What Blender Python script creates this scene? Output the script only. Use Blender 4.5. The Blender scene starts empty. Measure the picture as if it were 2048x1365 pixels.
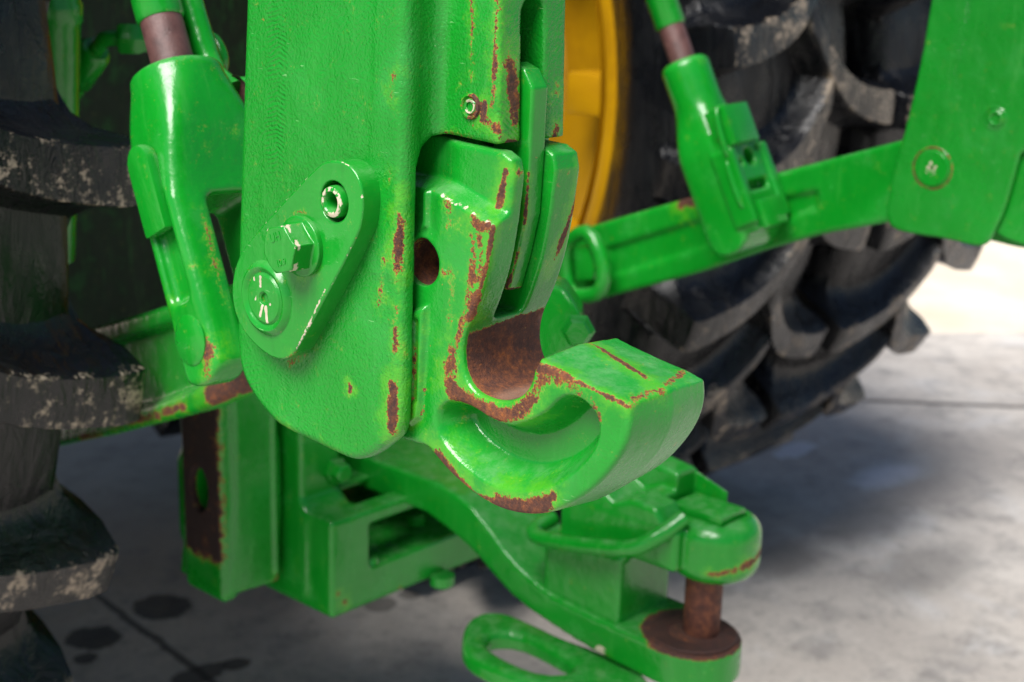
import bpy, bmesh, math, random
import numpy as np
from mathutils import Vector, Matrix
from math import sin, cos, pi, radians, sqrt
random.seed(7); np.random.seed(7)
S = bpy.context.scene
COL = S.collection

# ------------------------------------------------------------------ camera
TH, PI_, RO = radians(48.0), radians(15.2), radians(1.5)
FPX = 2844.0                                    # focal length in pixels of the 2048 wide photograph
CAM = np.array([-1.10389, -0.73762, 1.15])
_f = np.array([sin(TH)*cos(PI_), cos(TH)*cos(PI_), -sin(PI_)])
_r = np.array([cos(TH), -sin(TH), 0.0]); _u = np.cross(_r, _f)
_r, _u = _r*cos(RO)+_u*sin(RO), _u*cos(RO)-_r*sin(RO)
cd = bpy.data.cameras.new('camera'); cam = bpy.data.objects.new('camera', cd); COL.objects.link(cam)
cam.matrix_world = Matrix(((_r[0], _u[0], -_f[0], CAM[0]), (_r[1], _u[1], -_f[1], CAM[1]), (_r[2], _u[2], -_f[2], CAM[2]), (0, 0, 0, 1)))
cd.sensor_width = 36.0; cd.lens = 36.0*FPX/2048.0
cd.clip_start = 0.02; cd.clip_end = 500
cd.dof.use_dof = True; cd.dof.focus_distance = 0.87; cd.dof.aperture_fstop = 8.0; cd.dof.aperture_blades = 7
S.camera = cam

# ------------------------------------------------------------------ sky, sun, exposure
SUN_EL, SUN_AZ = radians(53), radians(259)      # azimuth clockwise from +Y: light from the left rear of the tractor
w = bpy.data.worlds.new('World'); S.world = w; w.use_nodes = True
nt = w.node_tree; bg = nt.nodes['Background']
sky = nt.nodes.new('ShaderNodeTexSky'); sky.sky_type = 'NISHITA'; sky.sun_disc = False
sky.sun_elevation = SUN_EL; sky.sun_rotation = SUN_AZ
nt.links.new(sky.outputs[0], bg.inputs[0]); bg.inputs[1].default_value = 0.07
sl = bpy.data.lights.new('sun', 'SUN'); sl.energy = 5.0; sl.angle = radians(36); sl.color = (1.0, 0.965, 0.92)
so = bpy.data.objects.new('sun', sl); COL.objects.link(so)
sd = Vector((sin(SUN_AZ)*cos(SUN_EL), cos(SUN_AZ)*cos(SUN_EL), sin(SUN_EL)))
so.rotation_euler = sd.to_track_quat('Z', 'Y').to_euler(); so.location = (0, 0, 6)
S.view_settings.view_transform = 'Standard'; S.view_settings.look = 'None'
S.view_settings.exposure = 0.56; S.view_settings.gamma = 1.0
S.cycles.max_bounces = 5; S.cycles.diffuse_bounces = 2; S.cycles.use_denoising = True

# ------------------------------------------------------------------ finding points: a traced point meets a plane of the place
def ray(px, py): return _f + _r*(px-1024)/FPX + _u*(682.5-py)/FPX
def hit(p, n, p0):
    d = ray(*p); n = np.asarray(n, float); return CAM + d*(((np.asarray(p0)-CAM)@n)/(d@n))
def wx(p, x): return hit(p, (1, 0, 0), (x, 0, 0))
def wy(p, y): return hit(p, (0, 1, 0), (0, y, 0))
def wz(p, z): return hit(p, (0, 0, 1), (0, 0, z))
HZ = 0.92508; TAU = radians(3.0)
RH = np.array([[1, 0, 0], [0, cos(TAU), -sin(TAU)], [0, sin(TAU), cos(TAU)]])
H0 = np.array([0, 0, HZ])
def hloc(P): return RH.T@(P-H0)
def hx(p, x): return hloc(wx(p, x))
def hy(p, y): return hloc(hit(p, RH@np.array([0, 1, 0]), RH@np.array([0, y, 0])+H0))
def hz(p, z): return hloc(hit(p, RH@np.array([0, 0, 1]), RH@np.array([0, 0, z])+H0))
def tr(pts, x): return np.array([hx(p, x)[1:] for p in pts])       # trace on a hitch side plane -> (y, z)
def trw(pts, x): return np.array([wx(p, x)[1:] for p in pts])      # trace on a world side plane -> (y, z)

# ------------------------------------------------------------------ objects
def thing(name, label, cat, loc=(0, 0, 0), group=None, rx=0.0):
    o = bpy.data.objects.new(name, None); COL.objects.link(o)
    o.location = loc; o.rotation_euler = (rx, 0, 0); o.empty_display_size = 0.05
    o['label'] = label; o['category'] = cat
    if group: o['group'] = group
    return o
def obj(name, me, mat, parent=None, off=None, label=None):
    o = bpy.data.objects.new(name, me); COL.objects.link(o)
    if mat is not None and len(me.materials) == 0: me.materials.append(mat)
    if parent is not None:
        o.parent = parent
    if off is not None: o.location = off
    if label: o['label'] = label
    return o
def shift(me, v):
    me.transform(Matrix.Translation(Vector(v))); return me
def smooth(me, on=True):
    me.polygons.foreach_set('use_smooth', [on]*len(me.polygons)); me.update(); return me

# ------------------------------------------------------------------ implicit solids (castings) -> meshes by surface nets
def chaikin(P, n=2, closed=True):
    P = np.asarray(P, float)
    for _ in range(n):
        Q = np.roll(P, -1, 0)
        P = np.stack([P*0.75+Q*0.25, P*0.25+Q*0.75], 1).reshape(-1, P.shape[1])
    return P
def chopen(P, n=2):
    P = np.asarray(P, float)
    for _ in range(n):
        Q = np.stack([P[:-1]*0.75+P[1:]*0.25, P[:-1]*0.25+P[1:]*0.75], 1).reshape(-1, P.shape[1])
        P = np.vstack([P[:1], Q, P[-1:]])
    return P
def sd_poly(P, a, b):
    """signed distance to polygon P on the grid a x b (1d arrays)"""
    P = np.asarray(P, float); A, Bb = np.meshgrid(a, b, indexing='ij')
    d = np.full(A.shape, 1e9); s = np.ones(A.shape); n = len(P)
    for i in range(n):
        v, q = P[i], P[i-1]; e = q-v; wa, wb = A-v[0], Bb-v[1]
        t = np.clip((wa*e[0]+wb*e[1])/max(e@e, 1e-14), 0, 1)
        ca, cb = wa-e[0]*t, wb-e[1]*t
        d = np.minimum(d, ca*ca+cb*cb)
        c1 = Bb >= v[1]; c2 = Bb < q[1]; c3 = e[0]*wb > e[1]*wa
        m = (c1 & c2 & c3) | (~c1 & ~c2 & ~c3)
        s = np.where(m, -s, s)
    return (s*np.sqrt(d)).astype(np.float32)
def rmax(a, b, r):                               # rounded intersection
    return np.minimum(np.maximum(a, b), -r) + np.sqrt(np.maximum(a+r, 0)**2 + np.maximum(b+r, 0)**2)
def rmin(a, b, r): return -rmax(-a, -b, r)       # union with a fillet
def cut(a, b, r): return rmax(a, -b, r)
def sstep(x, a, b):
    t = np.clip((x-a)/(b-a), 0, 1); return t*t*(3-2*t)
class Grid:
    def __init__(s, lo, hi, h):
        s.o = np.array(lo, float); s.h = h
        s.ax = [np.arange(lo[i]-2*h, hi[i]+3*h, h).astype(np.float32) for i in range(3)]
        s.o = np.array([a[0] for a in s.ax], float)
        s.X = s.ax[0][:, None, None]; s.Y = s.ax[1][None, :, None]; s.Z = s.ax[2][None, None, :]
        s.shape = tuple(len(a) for a in s.ax)
    def yz(s, P): return sd_poly(P, s.ax[1], s.ax[2])[None, :, :]
    def xy(s, P): return sd_poly(P, s.ax[0], s.ax[1])[:, :, None]
    def xz(s, P): return sd_poly(P, s.ax[0], s.ax[2])[:, None, :]
    def slab(s, A, lo, hi): return np.abs(A-(lo+hi)/2)-(hi-lo)/2
    def box(s, lo, hi, r=0.002):
        return rmax(rmax(s.slab(s.X, lo[0], hi[0]), s.slab(s.Y, lo[1], hi[1]), r), s.slab(s.Z, lo[2], hi[2]), r)
    def cyl(s, axis, c, rad, lo, hi, r=0.001):
        if axis == 0: d = np.sqrt((s.Y-c[0])**2+(s.Z-c[1])**2)-rad; e = s.slab(s.X, lo, hi)
        elif axis == 1: d = np.sqrt((s.X-c[0])**2+(s.Z-c[1])**2)-rad; e = s.slab(s.Y, lo, hi)
        else: d = np.sqrt((s.X-c[0])**2+(s.Y-c[1])**2)-rad; e = s.slab(s.Z, lo, hi)
        return rmax(d, e, r)
    def mesh(s, V, name):
        V = np.broadcast_to(V, s.shape).astype(np.float32)
        # keep a closed border
        V = V.copy(); V[0] = V[-1] = 1; V[:, 0] = V[:, -1] = 1; V[:, :, 0] = V[:, :, -1] = 1
        n = V < 0
        c = np.zeros((n.shape[0]-1, n.shape[1]-1, n.shape[2]-1), np.int8)
        for i in (0, 1):
            for j in (0, 1):
                for k in (0, 1):
                    c += n[i:n.shape[0]-1+i, j:n.shape[1]-1+j, k:n.shape[2]-1+k]
        act = (c > 0) & (c < 8)
        I = np.argwhere(act); idx = np.full(act.shape, -1, np.int32); idx[act] = np.arange(len(I))
        acc = np.zeros((len(I), 3)); cnt = np.zeros(len(I))
        cor = [(i, j, k) for i in (0, 1) for j in (0, 1) for k in (0, 1)]
        for a in cor:
            for b in cor:
                if sum(b)-sum(a) == 1 and all(b[q] >= a[q] for q in range(3)):
                    va = V[I[:, 0]+a[0], I[:, 1]+a[1], I[:, 2]+a[2]]; vb = V[I[:, 0]+b[0], I[:, 1]+b[1], I[:, 2]+b[2]]
                    m = (va < 0) != (vb < 0)
                    t = np.where(m, va/np.where(m, va-vb, 1), 0)
                    acc += (np.array(a)[None]+t[:, None]*(np.array(b)-np.array(a))[None])*m[:, None]; cnt += m
        verts = s.o + s.h*(I+acc/cnt[:, None])
        faces = []
        for ax in range(3):
            u, v = (ax+1) % 3, (ax+2) % 3
            sa = [slice(None)]*3; sb = [slice(None)]*3
            sa[ax] = slice(0, -1); sb[ax] = slice(1, None)
            e = n[tuple(sa)] != n[tuple(sb)]
            E = np.argwhere(e); inside = n[tuple(sa)][e]
            ok = (E[:, u] > 0) & (E[:, v] > 0) & (E[:, u] < V.shape[u]-1) & (E[:, v] < V.shape[v]-1)
            E = E[ok]; inside = inside[ok]
            def cell(du, dv):
                q = E.copy(); q[:, u] -= du; q[:, v] -= dv
                return idx[q[:, 0], q[:, 1], q[:, 2]]
            f = np.stack([cell(1, 1), cell(0, 1), cell(0, 0), cell(1, 0)], 1)
            f[~inside] = f[~inside][:, ::-1]
            faces.append(f)
        F = np.concatenate(faces)
        me = bpy.data.meshes.new(name)
        me.vertices.add(len(verts)); me.vertices.foreach_set('co', verts.ravel())
        me.loops.add(F.size); me.loops.foreach_set('vertex_index', F.ravel().astype(np.int32))
        me.polygons.add(len(F)); me.polygons.foreach_set('loop_start', np.arange(0, F.size, 4, dtype=np.int32))
        me.polygons.foreach_set('loop_total', np.full(len(F), 4, np.int32))
        me.update(calc_edges=True); me.validate()
        return smooth(me)

def coords(me):
    a = np.empty(len(me.vertices)*3, np.float32); me.vertices.foreach_get('co', a); return a.reshape(-1, 3)
def paint_attr(me, name, strokes, base=None):
    """strokes: (polyline of 3d points, radius, strength): worn or stained spots"""
    V = coords(me); W = np.zeros(len(V), np.float32) if base is None else base.astype(np.float32)
    for pts, r, st in strokes:
        pts = np.asarray(pts, float)
        if len(pts) == 1: pts = np.vstack([pts, pts+1e-5])
        lo = pts.min(0)-r*1.0; hi = pts.max(0)+r*1.0
        m = np.all((V > lo) & (V < hi), 1)
        if not m.any(): continue
        Q = V[m]; d = np.full(len(Q), 1e9)
        for a, b in zip(pts[:-1], pts[1:]):
            e = b-a; t = np.clip(((Q-a)@e)/max(e@e, 1e-12), 0, 1)
            d = np.minimum(d, np.linalg.norm(Q-a-t[:, None]*e, axis=1))
        W[m] = np.maximum(W[m], st*np.clip(1.35*(1-d/r), 0, 1))
    at = me.attributes.get(name) or me.attributes.new(name, 'FLOAT', 'POINT')
    at.data.foreach_set('value', W)
    if name == 'rust' and strokes and strokes[0][1] < 1:      # thinned paint in a wider ring round the rust
        paint_attr(me, 'worn', [(p, r*2.9+0.003, st*0.62) for p, r, st in strokes])
    return me

# ------------------------------------------------------------------ simple shapes by bmesh
def bm_mesh(bm, name, sm=True, angle=35):
    bmesh.ops.recalc_face_normals(bm, faces=bm.faces); bm.normal_update()
    me = bpy.data.meshes.new(name)
    for e in bm.edges:
        if len(e.link_faces) == 2 and e.calc_face_angle(0) > radians(angle): e.smooth = False
    bm.to_mesh(me); bm.free()
    return smooth(me) if sm else me
def bevel(bm, r, seg=2, angle=30):
    bm.normal_update()
    es = [e for e in bm.edges if len(e.link_faces) == 2 and e.calc_face_angle(0) > radians(angle)]
    if es and r > 0: bmesh.ops.bevel(bm, geom=es, offset=r, segments=seg, profile=0.6, affect='EDGES', clamp_overlap=True)
def prism(pts, vec, r=0.003, seg=2, name='prism'):
    bm = bmesh.new(); v = [bm.verts.new(p) for p in pts]
    f = bm.faces.new(v); ex = bmesh.ops.extrude_face_region(bm, geom=[f])
    bmesh.ops.translate(bm, vec=vec, verts=[g for g in ex['geom'] if isinstance(g, bmesh.types.BMVert)])
    bmesh.ops.recalc_face_normals(bm, faces=bm.faces); bevel(bm, r, seg)
    return bm_mesh(bm, name, angle=50)
def boxm(lo, hi, r=0.003, seg=2, name='box'):
    return prism([(lo[0], lo[1], lo[2]), (hi[0], lo[1], lo[2]), (hi[0], hi[1], lo[2]), (lo[0], hi[1], lo[2])], (0, 0, hi[2]-lo[2]), r, seg, name)
def frame_of(d):
    d = Vector(d).normalized(); a = Vector((0, 0, 1)) if abs(d.z) < 0.9 else Vector((1, 0, 0))
    u = d.cross(a).normalized(); return d, u, d.cross(u).normalized()
def lathe(prof, p0, d, n=32, name='lathe', closed=False):
    """prof: (along, radius) pairs turned about the axis d through p0"""
    d, u, v = frame_of(d); p0 = Vector(p0); bm = bmesh.new(); rings = []
    for t, r in prof:
        if r < 1e-6: rings.append([bm.verts.new(p0+d*t)])
        else: rings.append([bm.verts.new(p0+d*t+u*(r*cos(2*pi*i/n))+v*(r*sin(2*pi*i/n))) for i in range(n)])
    prs = list(zip(rings[:-1], rings[1:]))
    if closed: prs.append((rings[-1], rings[0]))
    for a, b in prs:
        for i in range(n):
            j = (i+1) % n
            if len(a) == 1 and len(b) == 1: continue
            if len(a) == 1: bm.faces.new((a[0], b[j], b[i]))
            elif len(b) == 1: bm.faces.new((a[i], a[j], b[0]))
            else: bm.faces.new((a[i], a[j], b[j], b[i]))
    return bm_mesh(bm, name, angle=40)
def tube(pts, r, n=14, name='tube', closed=False):
    P = [Vector(p) for p in pts]; bm = bmesh.new(); rings = []; N = len(P)
    up = None
    for i, p in enumerate(P):
        a = P[i-1] if (i > 0 or closed) else p; b = P[(i+1) % N] if (i < N-1 or closed) else p
        d = (b-a).normalized()
        if up is None: _, up, _ = frame_of(d)
        up = (up-d*up.dot(d)).normalized(); v = d.cross(up)
        rr = r[i] if isinstance(r, (list, tuple)) else r
        rings.append([bm.verts.new(p+up*(rr*cos(2*pi*k/n))+v*(rr*sin(2*pi*k/n))) for k in range(n)])
    for i in range(N if closed else N-1):
        a, b = rings[i], rings[(i+1) % N]
        for k in range(n):
            bm.faces.new((a[k], a[(k+1) % n], b[(k+1) % n], b[k]))
    if not closed: bm.faces.new(rings[0]); bm.faces.new(rings[-1])
    return bm_mesh(bm, name, angle=50)
def spline(pts, n=6):
    P = [np.asarray(p, float) for p in pts]; P = [2*P[0]-P[1]]+P+[2*P[-1]-P[-2]]; out = []
    for i in range(1, len(P)-2):
        for k in range(n):
            t = k/n; a, b, c, d = P[i-1], P[i], P[i+1], P[i+2]
            out.append(0.5*((2*b)+(-a+c)*t+(2*a-5*b+4*c-d)*t*t+(-a+3*b-3*c+d)*t**3))
    out.append(P[-2]); return out
def join_meshes(ms, name):
    bm = bmesh.new()
    for m in ms: bm.from_mesh(m)
    return bm_mesh(bm, name, angle=45)

# ------------------------------------------------------------------ materials
def mat(name):
    m = bpy.data.materials.new(name); m.use_nodes = True
    nt = m.node_tree; b = nt.nodes['Principled BSDF']
    return m, nt, b
class N:
    def __init__(s, nt): s.nt = nt
    def n(s, t, **k):
        x = s.nt.nodes.new('ShaderNode'+t)
        for a, v in k.items(): setattr(x, a, v)
        return x
    def l(s, a, b): s.nt.links.new(a, b)
    def noise(s, vec, scale, detail=4, rough=0.55, dist=0.0):
        x = s.n('TexNoise'); x.inputs['Scale'].default_value = scale; x.inputs['Detail'].default_value = detail
        x.inputs['Roughness'].default_value = rough; x.inputs['Distortion'].default_value = dist
        s.l(vec, x.inputs['Vector']); return x.outputs[0]
    def m(s, op, a, b=None, c=None):
        x = s.n('Math', operation=op)
        for i, v in enumerate((a, b, c)):
            if v is None: continue
            if isinstance(v, (int, float)): x.inputs[i].default_value = v
            else: s.l(v, x.inputs[i])
        return x.outputs[0]
    def ss(s, v, a, b, lo=0.0, hi=1.0):
        x = s.n('MapRange', interpolation_type='SMOOTHSTEP'); s.l(v, x.inputs[0])
        x.inputs[1].default_value = a; x.inputs[2].default_value = b; x.inputs[3].default_value = lo; x.inputs[4].default_value = hi
        return x.outputs[0]
    def mix(s, f, a, b):
        x = s.n('Mix', data_type='RGBA')
        if isinstance(f, (int, float)): x.inputs[0].default_value = f
        else: s.l(f, x.inputs[0])
        for i, v in ((6, a), (7, b)):
            if isinstance(v, tuple): x.inputs[i].default_value = v+(1,)
            else: s.l(v, x.inputs[i])
        return x.outputs[2]
    def ramp(s, v, st):
        x = s.n('ValToRGB'); s.l(v, x.inputs[0]); e = x.color_ramp.elements
        while len(e) < len(st): e.new(0.5)
        for q, (p, c) in zip(e, st): q.position = p; q.color = c+(1,)
        return x.outputs[0]
    def attr(s, name):
        x = s.n('Attribute', attribute_name=name); return x.outputs['Fac']
    def obj(s): return s.n('TexCoord').outputs['Object']
    def bump(s, h, st, dist, prev=None):
        x = s.n('Bump'); x.inputs['Strength'].default_value = st; x.inputs['Distance'].default_value = dist
        s.l(h, x.inputs['Height'])
        if prev is not None: s.l(prev, x.inputs['Normal'])
        return x.outputs[0]
GREEN = (0.003, 0.225, 0.012)
RUST_RAMP = [(0.34, (0.020, 0.009, 0.008)), (0.48, (0.046, 0.017, 0.012)), (0.58, (0.105, 0.032, 0.013)), (0.68, (0.30, 0.085, 0.015))]
def paint(name, green=GREEN, rough=0.30, peel=0.25, weld=None, specks=1.0, ramp=RUST_RAMP):
    m, nt, b = mat(name); k = N(nt); P = k.obj()
    rust, prime = k.attr('rust'), k.attr('prime')
    n1 = k.noise(P, 75, 6, 0.65); n2 = k.noise(P, 420, 5, 0.7); n3 = k.noise(P, 22, 4, 0.6); fine = k.noise(P, 1100, 3, 0.6)
    mott = k.noise(P, 9, 3, 0.5)
    base = k.mix(k.ss(mott, 0.35, 0.7), tuple(c*0.90 for c in green), (green[0]*1.6, green[1]*1.04, green[2]*1.3))
    fade = k.ss(n3, 0.52, 0.72, 0, 0.22)                               # chalky faded blotches
    base = k.mix(fade, base, (0.04, 0.29, 0.06))
    dust = k.ss(fine, 0.74, 0.80, 0, 0.45*specks)
    base = k.mix(dust, base, (0.35, 0.5, 0.25))
    # rain washed chalky streaks, rubbed scratches
    mp = k.n('Mapping'); mp.inputs['Scale'].default_value = (1.0, 1.0, 0.12); k.l(P, mp.inputs[0])
    st = k.noise(mp.outputs[0], 95, 5, 0.65)
    base = k.mix(k.ss(st, 0.52, 0.76, 0, 0.28), base, (0.05, 0.31, 0.05))
    base = k.mix(k.ss(st, 0.28, 0.44, 0.22, 0), base, (0.002, 0.14, 0.008))
    mp2 = k.n('Mapping'); mp2.inputs['Scale'].default_value = (1.0, 0.10, 1.0); mp2.inputs['Rotation'].default_value = (0.6, 0.2, 0.4); k.l(P, mp2.inputs[0])
    sc = k.noise(mp2.outputs[0], 900, 2, 0.5)
    base = k.mix(k.m('MULTIPLY', k.ss(sc, 0.70, 0.76), k.ss(n3, 0.48, 0.6, 0, 0.5*specks)), base, (0.30, 0.55, 0.25))
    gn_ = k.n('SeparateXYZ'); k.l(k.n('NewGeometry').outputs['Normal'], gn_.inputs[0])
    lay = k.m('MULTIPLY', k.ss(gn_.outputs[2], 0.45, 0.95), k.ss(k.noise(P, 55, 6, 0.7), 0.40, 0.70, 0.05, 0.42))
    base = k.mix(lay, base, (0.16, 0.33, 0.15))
    v = k.m('ADD', k.m('MULTIPLY', rust, 1.25), k.m('ADD', k.m('MULTIPLY', k.m('SUBTRACT', n1, 0.5), 1.8), k.m('MULTIPLY', k.m('SUBTRACT', n2, 0.5), 1.6)))
    wn = k.ss(k.m('ADD', k.attr('worn'), k.m('ADD', k.m('MULTIPLY', k.m('SUBTRACT', n1, 0.5), 1.1), k.m('MULTIPLY', k.m('SUBTRACT', n2, 0.5), 0.5))), 0.22, 0.62, 0, 0.75)
    base = k.mix(wn, base, (0.058, 0.31, 0.012))
    halo = k.m('MULTIPLY', k.ss(v, 0.20, 0.66, 0, 0.6), k.ss(k.noise(P, 48, 3, 0.6), 0.40, 0.60, 0.15, 1)); v = k.m('ADD', v, k.m('MULTIPLY', k.m('SUBTRACT', k.noise(P, 1500, 3, 0.6), 0.5), 0.55)); mr = k.ss(v, 0.60, 0.68)
    haloc = k.mix(k.ss(n2, 0.46, 0.62), (0.06, 0.38, 0.015), (0.27, 0.25, 0.04))
    fl = k.m('MULTIPLY', k.ss(k.noise(P, 190, 3, 0.6), 0.715, 0.745), k.ss(n3, 0.45, 0.6, 0, 0.8*specks))     # scattered rust freckles
    rc = k.ramp(k.m('ADD', k.m('MULTIPLY', k.noise(P, 240, 7, 0.72), 0.55), k.m('MULTIPLY', k.noise(P, 38, 5, 0.6), 0.45)), ramp)
    rc = k.mix(k.ss(k.attr('polish'), 0.2, 1.0, 0, 0.75), rc, k.mix(n1, (0.20, 0.085, 0.045), (0.34, 0.22, 0.16)))
    pv = k.m('ADD', prime, k.m('MULTIPLY', k.m('SUBTRACT', k.noise(P, 260, 4, 0.6), 0.5), 1.2))
    pm = k.ss(pv, 0.52, 0.60)
    c = k.mix(halo, base, haloc); c = k.mix(fl, c, (0.30, 0.14, 0.03)); c = k.mix(pm, c, k.mix(n1, (0.36, 0.29, 0.19), (0.66, 0.60, 0.47))); rc = k.mix(k.ss(v, 0.64, 0.98), k.mix(k.ss(k.noise(P, 620, 3, 0.6), 0.40, 0.60), (0.10, 0.026, 0.010), (0.36, 0.115, 0.016)), rc); c = k.mix(mr, c, rc)
    k.l(c, b.inputs['Base Color'])
    ro = k.m('ADD', k.m('MULTIPLY', mr, 0.5), k.m('ADD', k.m('MULTIPLY', halo, 0.12), k.m('ADD', rough, k.m('MULTIPLY', k.m('SUBTRACT', n3, 0.5), 0.35))))
    k.l(ro, b.inputs['Roughness'])
    b.inputs['Specular IOR Level'].default_value = 0.5
    pl = k.noise(P, 520, 2, 0.5); lump = k.noise(P, 60, 3, 0.5)
    nb = k.bump(lump, 0.25, 0.004); nb = k.bump(pl, peel, 0.0012, nb)
    hgt = k.m('ADD', k.m('MULTIPLY', mr, -0.6), k.m('MULTIPLY', k.m('MULTIPLY', mr, k.noise(P, 700, 5, 0.7)), 1.3))
    nb = k.bump(hgt, 0.7, 0.0012, nb)
    nb = k.bump(k.m('MULTIPLY', pm, -1.0), 0.5, 0.0005, nb)
    if weld is not None: nb = k.bump(k.m('MULTIPLY', weld(k, P), k.ss(k.noise(P, 35, 3), 0.38, 0.62, 0.15, 1.0)), 0.30, 0.0010, nb)
    k.l(nb, b.inputs['Normal'])
    return m
def leg_ripples(k, P):
    # gas cut ripples: a chevron band down the outer face, milled ripples on the rear edges
    s = k.n('SeparateXYZ'); k.l(P, s.inputs[0]); x, y, z = s.outputs
    jit = k.m('MULTIPLY', k.noise(P, 40, 2), 0.006)
    yy = k.m('ADD', y, jit)
    wv = k.m('SINE', k.m('MULTIPLY', k.m('ADD', z, k.m('ADD', k.m('MULTIPLY', k.m('ABSOLUTE', k.m('SUBTRACT', yy, -0.006)), 0.35), k.m('MULTIPLY', k.noise(P, 60, 2), 0.004))), 2100))
    band = k.m('MULTIPLY', k.ss(k.m('ABSOLUTE', k.m('SUBTRACT', yy, -0.004)), 0.006, 0.012, 1, 0), k.ss(z, 0.075, 0.10))
    low = k.m('MULTIPLY', k.ss(z, -0.052, -0.04, 1, 0), k.ss(yy, -0.055, -0.03))
    edge = k.ss(y, -0.171, -0.1685, 1, 0)
    wv2 = k.m('SINE', k.m('MULTIPLY', k.m('ADD', z, k.m('ADD', k.m('MULTIPLY', x, 0.7), k.m('MULTIPLY', k.noise(P, 50, 2), 0.005))), 1700))
    return k.m('ADD', k.m('MULTIPLY', wv, k.m('MULTIPLY', k.m('ADD', band, k.m('MULTIPLY', low, 0.6)), 0.6)), k.m('MULTIPLY', k.m('MULTIPLY', wv2, edge), 0.6))
M = {}
M['leg'] = paint('green_paint_on_cut_plate', rough=0.30, peel=0.6, weld=leg_ripples)
M['cast'] = paint('green_paint_on_casting', ramp=[(0.34, (0.026, 0.010, 0.007)), (0.47, (0.068, 0.022, 0.012)), (0.57, (0.15, 0.046, 0.015)), (0.68, (0.36, 0.11, 0.017))], rough=0.26, peel=0.2)
M['plate'] = paint('green_paint_smooth', rough=0.22, peel=0.06)
M['green'] = paint('green_paint', rough=0.23, peel=0.06, specks=0.5)
M['sway'] = paint('green_paint_with_shade_darkened_rust', rough=0.27, peel=0.06, specks=0.5, ramp=[(0.3, (0.008, 0.003, 0.003)), (0.6, (0.020, 0.006, 0.005)), (0.75, (0.05, 0.014, 0.008))])  # real rust, its tones darkened to stand in for shade on the block
M['dark'] = paint('green_paint_grime_and_shade', green=(0.001, 0.014, 0.002), rough=0.7, peel=0.1, specks=0.3)  # grimy green, darkened further so the colour carries the deep shade
def rusty(name, ramp, rough=0.75, sc=120):
    m, nt, b = mat(name); k = N(nt); P = k.obj()
    n = k.noise(P, sc, 7, 0.7); k.l(k.ramp(n, ramp), b.inputs['Base Color'])
    b.inputs['Roughness'].default_value = rough
    k.l(k.bump(k.noise(P, 600, 5, 0.7), 0.5, 0.001), b.inputs['Normal']); return m
M['rust'] = rusty('rusted_steel', [(0.3, (0.03, 0.010, 0.007)), (0.5, (0.085, 0.025, 0.013)), (0.7, (0.20, 0.065, 0.025))])
M['rustdark'] = rusty('dark_rusted_steel', [(0.3, (0.016, 0.006, 0.005)), (0.6, (0.045, 0.014, 0.009)), (0.8, (0.09, 0.03, 0.015))], 0.8)
M['rod'] = rusty('worn_bare_steel', [(0.3, (0.05, 0.022, 0.020)), (0.6, (0.11, 0.050, 0.045)), (0.8, (0.17, 0.11, 0.09))], 0.45, 60)
M['bolt'] = rusty('grey_bolt_steel', [(0.3, (0.05, 0.06, 0.065)), (0.7, (0.12, 0.10, 0.09))], 0.4)
def rubber():
    m, nt, b = mat('black_rubber'); k = N(nt); P = k.obj()
    G = k.n('NewGeometry').outputs['Position']
    mud = k.attr('mud')
    n1 = k.noise(G, 24, 6, 0.72); n2 = k.noise(G, 160, 5, 0.7)
    v = k.m('ADD', mud, k.m('ADD', k.m('MULTIPLY', k.m('SUBTRACT', n1, 0.5), 1.6), k.m('MULTIPLY', k.m('SUBTRACT', n2, 0.5), 0.9)))
    mm = k.ss(v, 0.50, 0.72, 0, 0.9); film = k.ss(k.noise(G, 14, 4, 0.6), 0.45, 0.75, 0, 0.25)
    c = k.mix(film, (0.004, 0.0045, 0.006), (0.014, 0.0135, 0.0135))
    c = k.mix(mm, c, k.mix(n2, (0.16, 0.12, 0.085), (0.42, 0.35, 0.27)))
    k.l(c, b.inputs['Base Color']); b.inputs['Specular IOR Level'].default_value = 0.45
    k.l(k.m('ADD', k.m('MULTIPLY', mm, 0.5), k.ss(k.noise(G, 16, 4), 0.38, 0.62, 0.14, 0.40)), b.inputs['Roughness'])
    mpr = k.n('Mapping'); mpr.inputs['Scale'].default_value = (1.6, 1.6, 0.35); k.l(G, mpr.inputs[0])
    nb = k.bump(k.noise(mpr.outputs[0], 26, 5, 0.62, 0.8), 0.55, 0.010); nb = k.bump(k.noise(G, 300, 4, 0.65), 0.35, 0.0015, nb)
    k.l(nb, b.inputs['Normal']); return m
M['rubber'] = rubber()
def yellow():
    m, nt, b = mat('yellow_wheel_paint'); k = N(nt); P = k.obj()
    n = k.noise(P, 9, 5, 0.6); k.l(k.mix(k.ss(n, 0.4, 0.7), (0.45, 0.235, 0.002), (0.34, 0.165, 0.003)), b.inputs['Base Color'])
    b.inputs['Roughness'].default_value = 0.35; return m
M['yellow'] = yellow()

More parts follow.
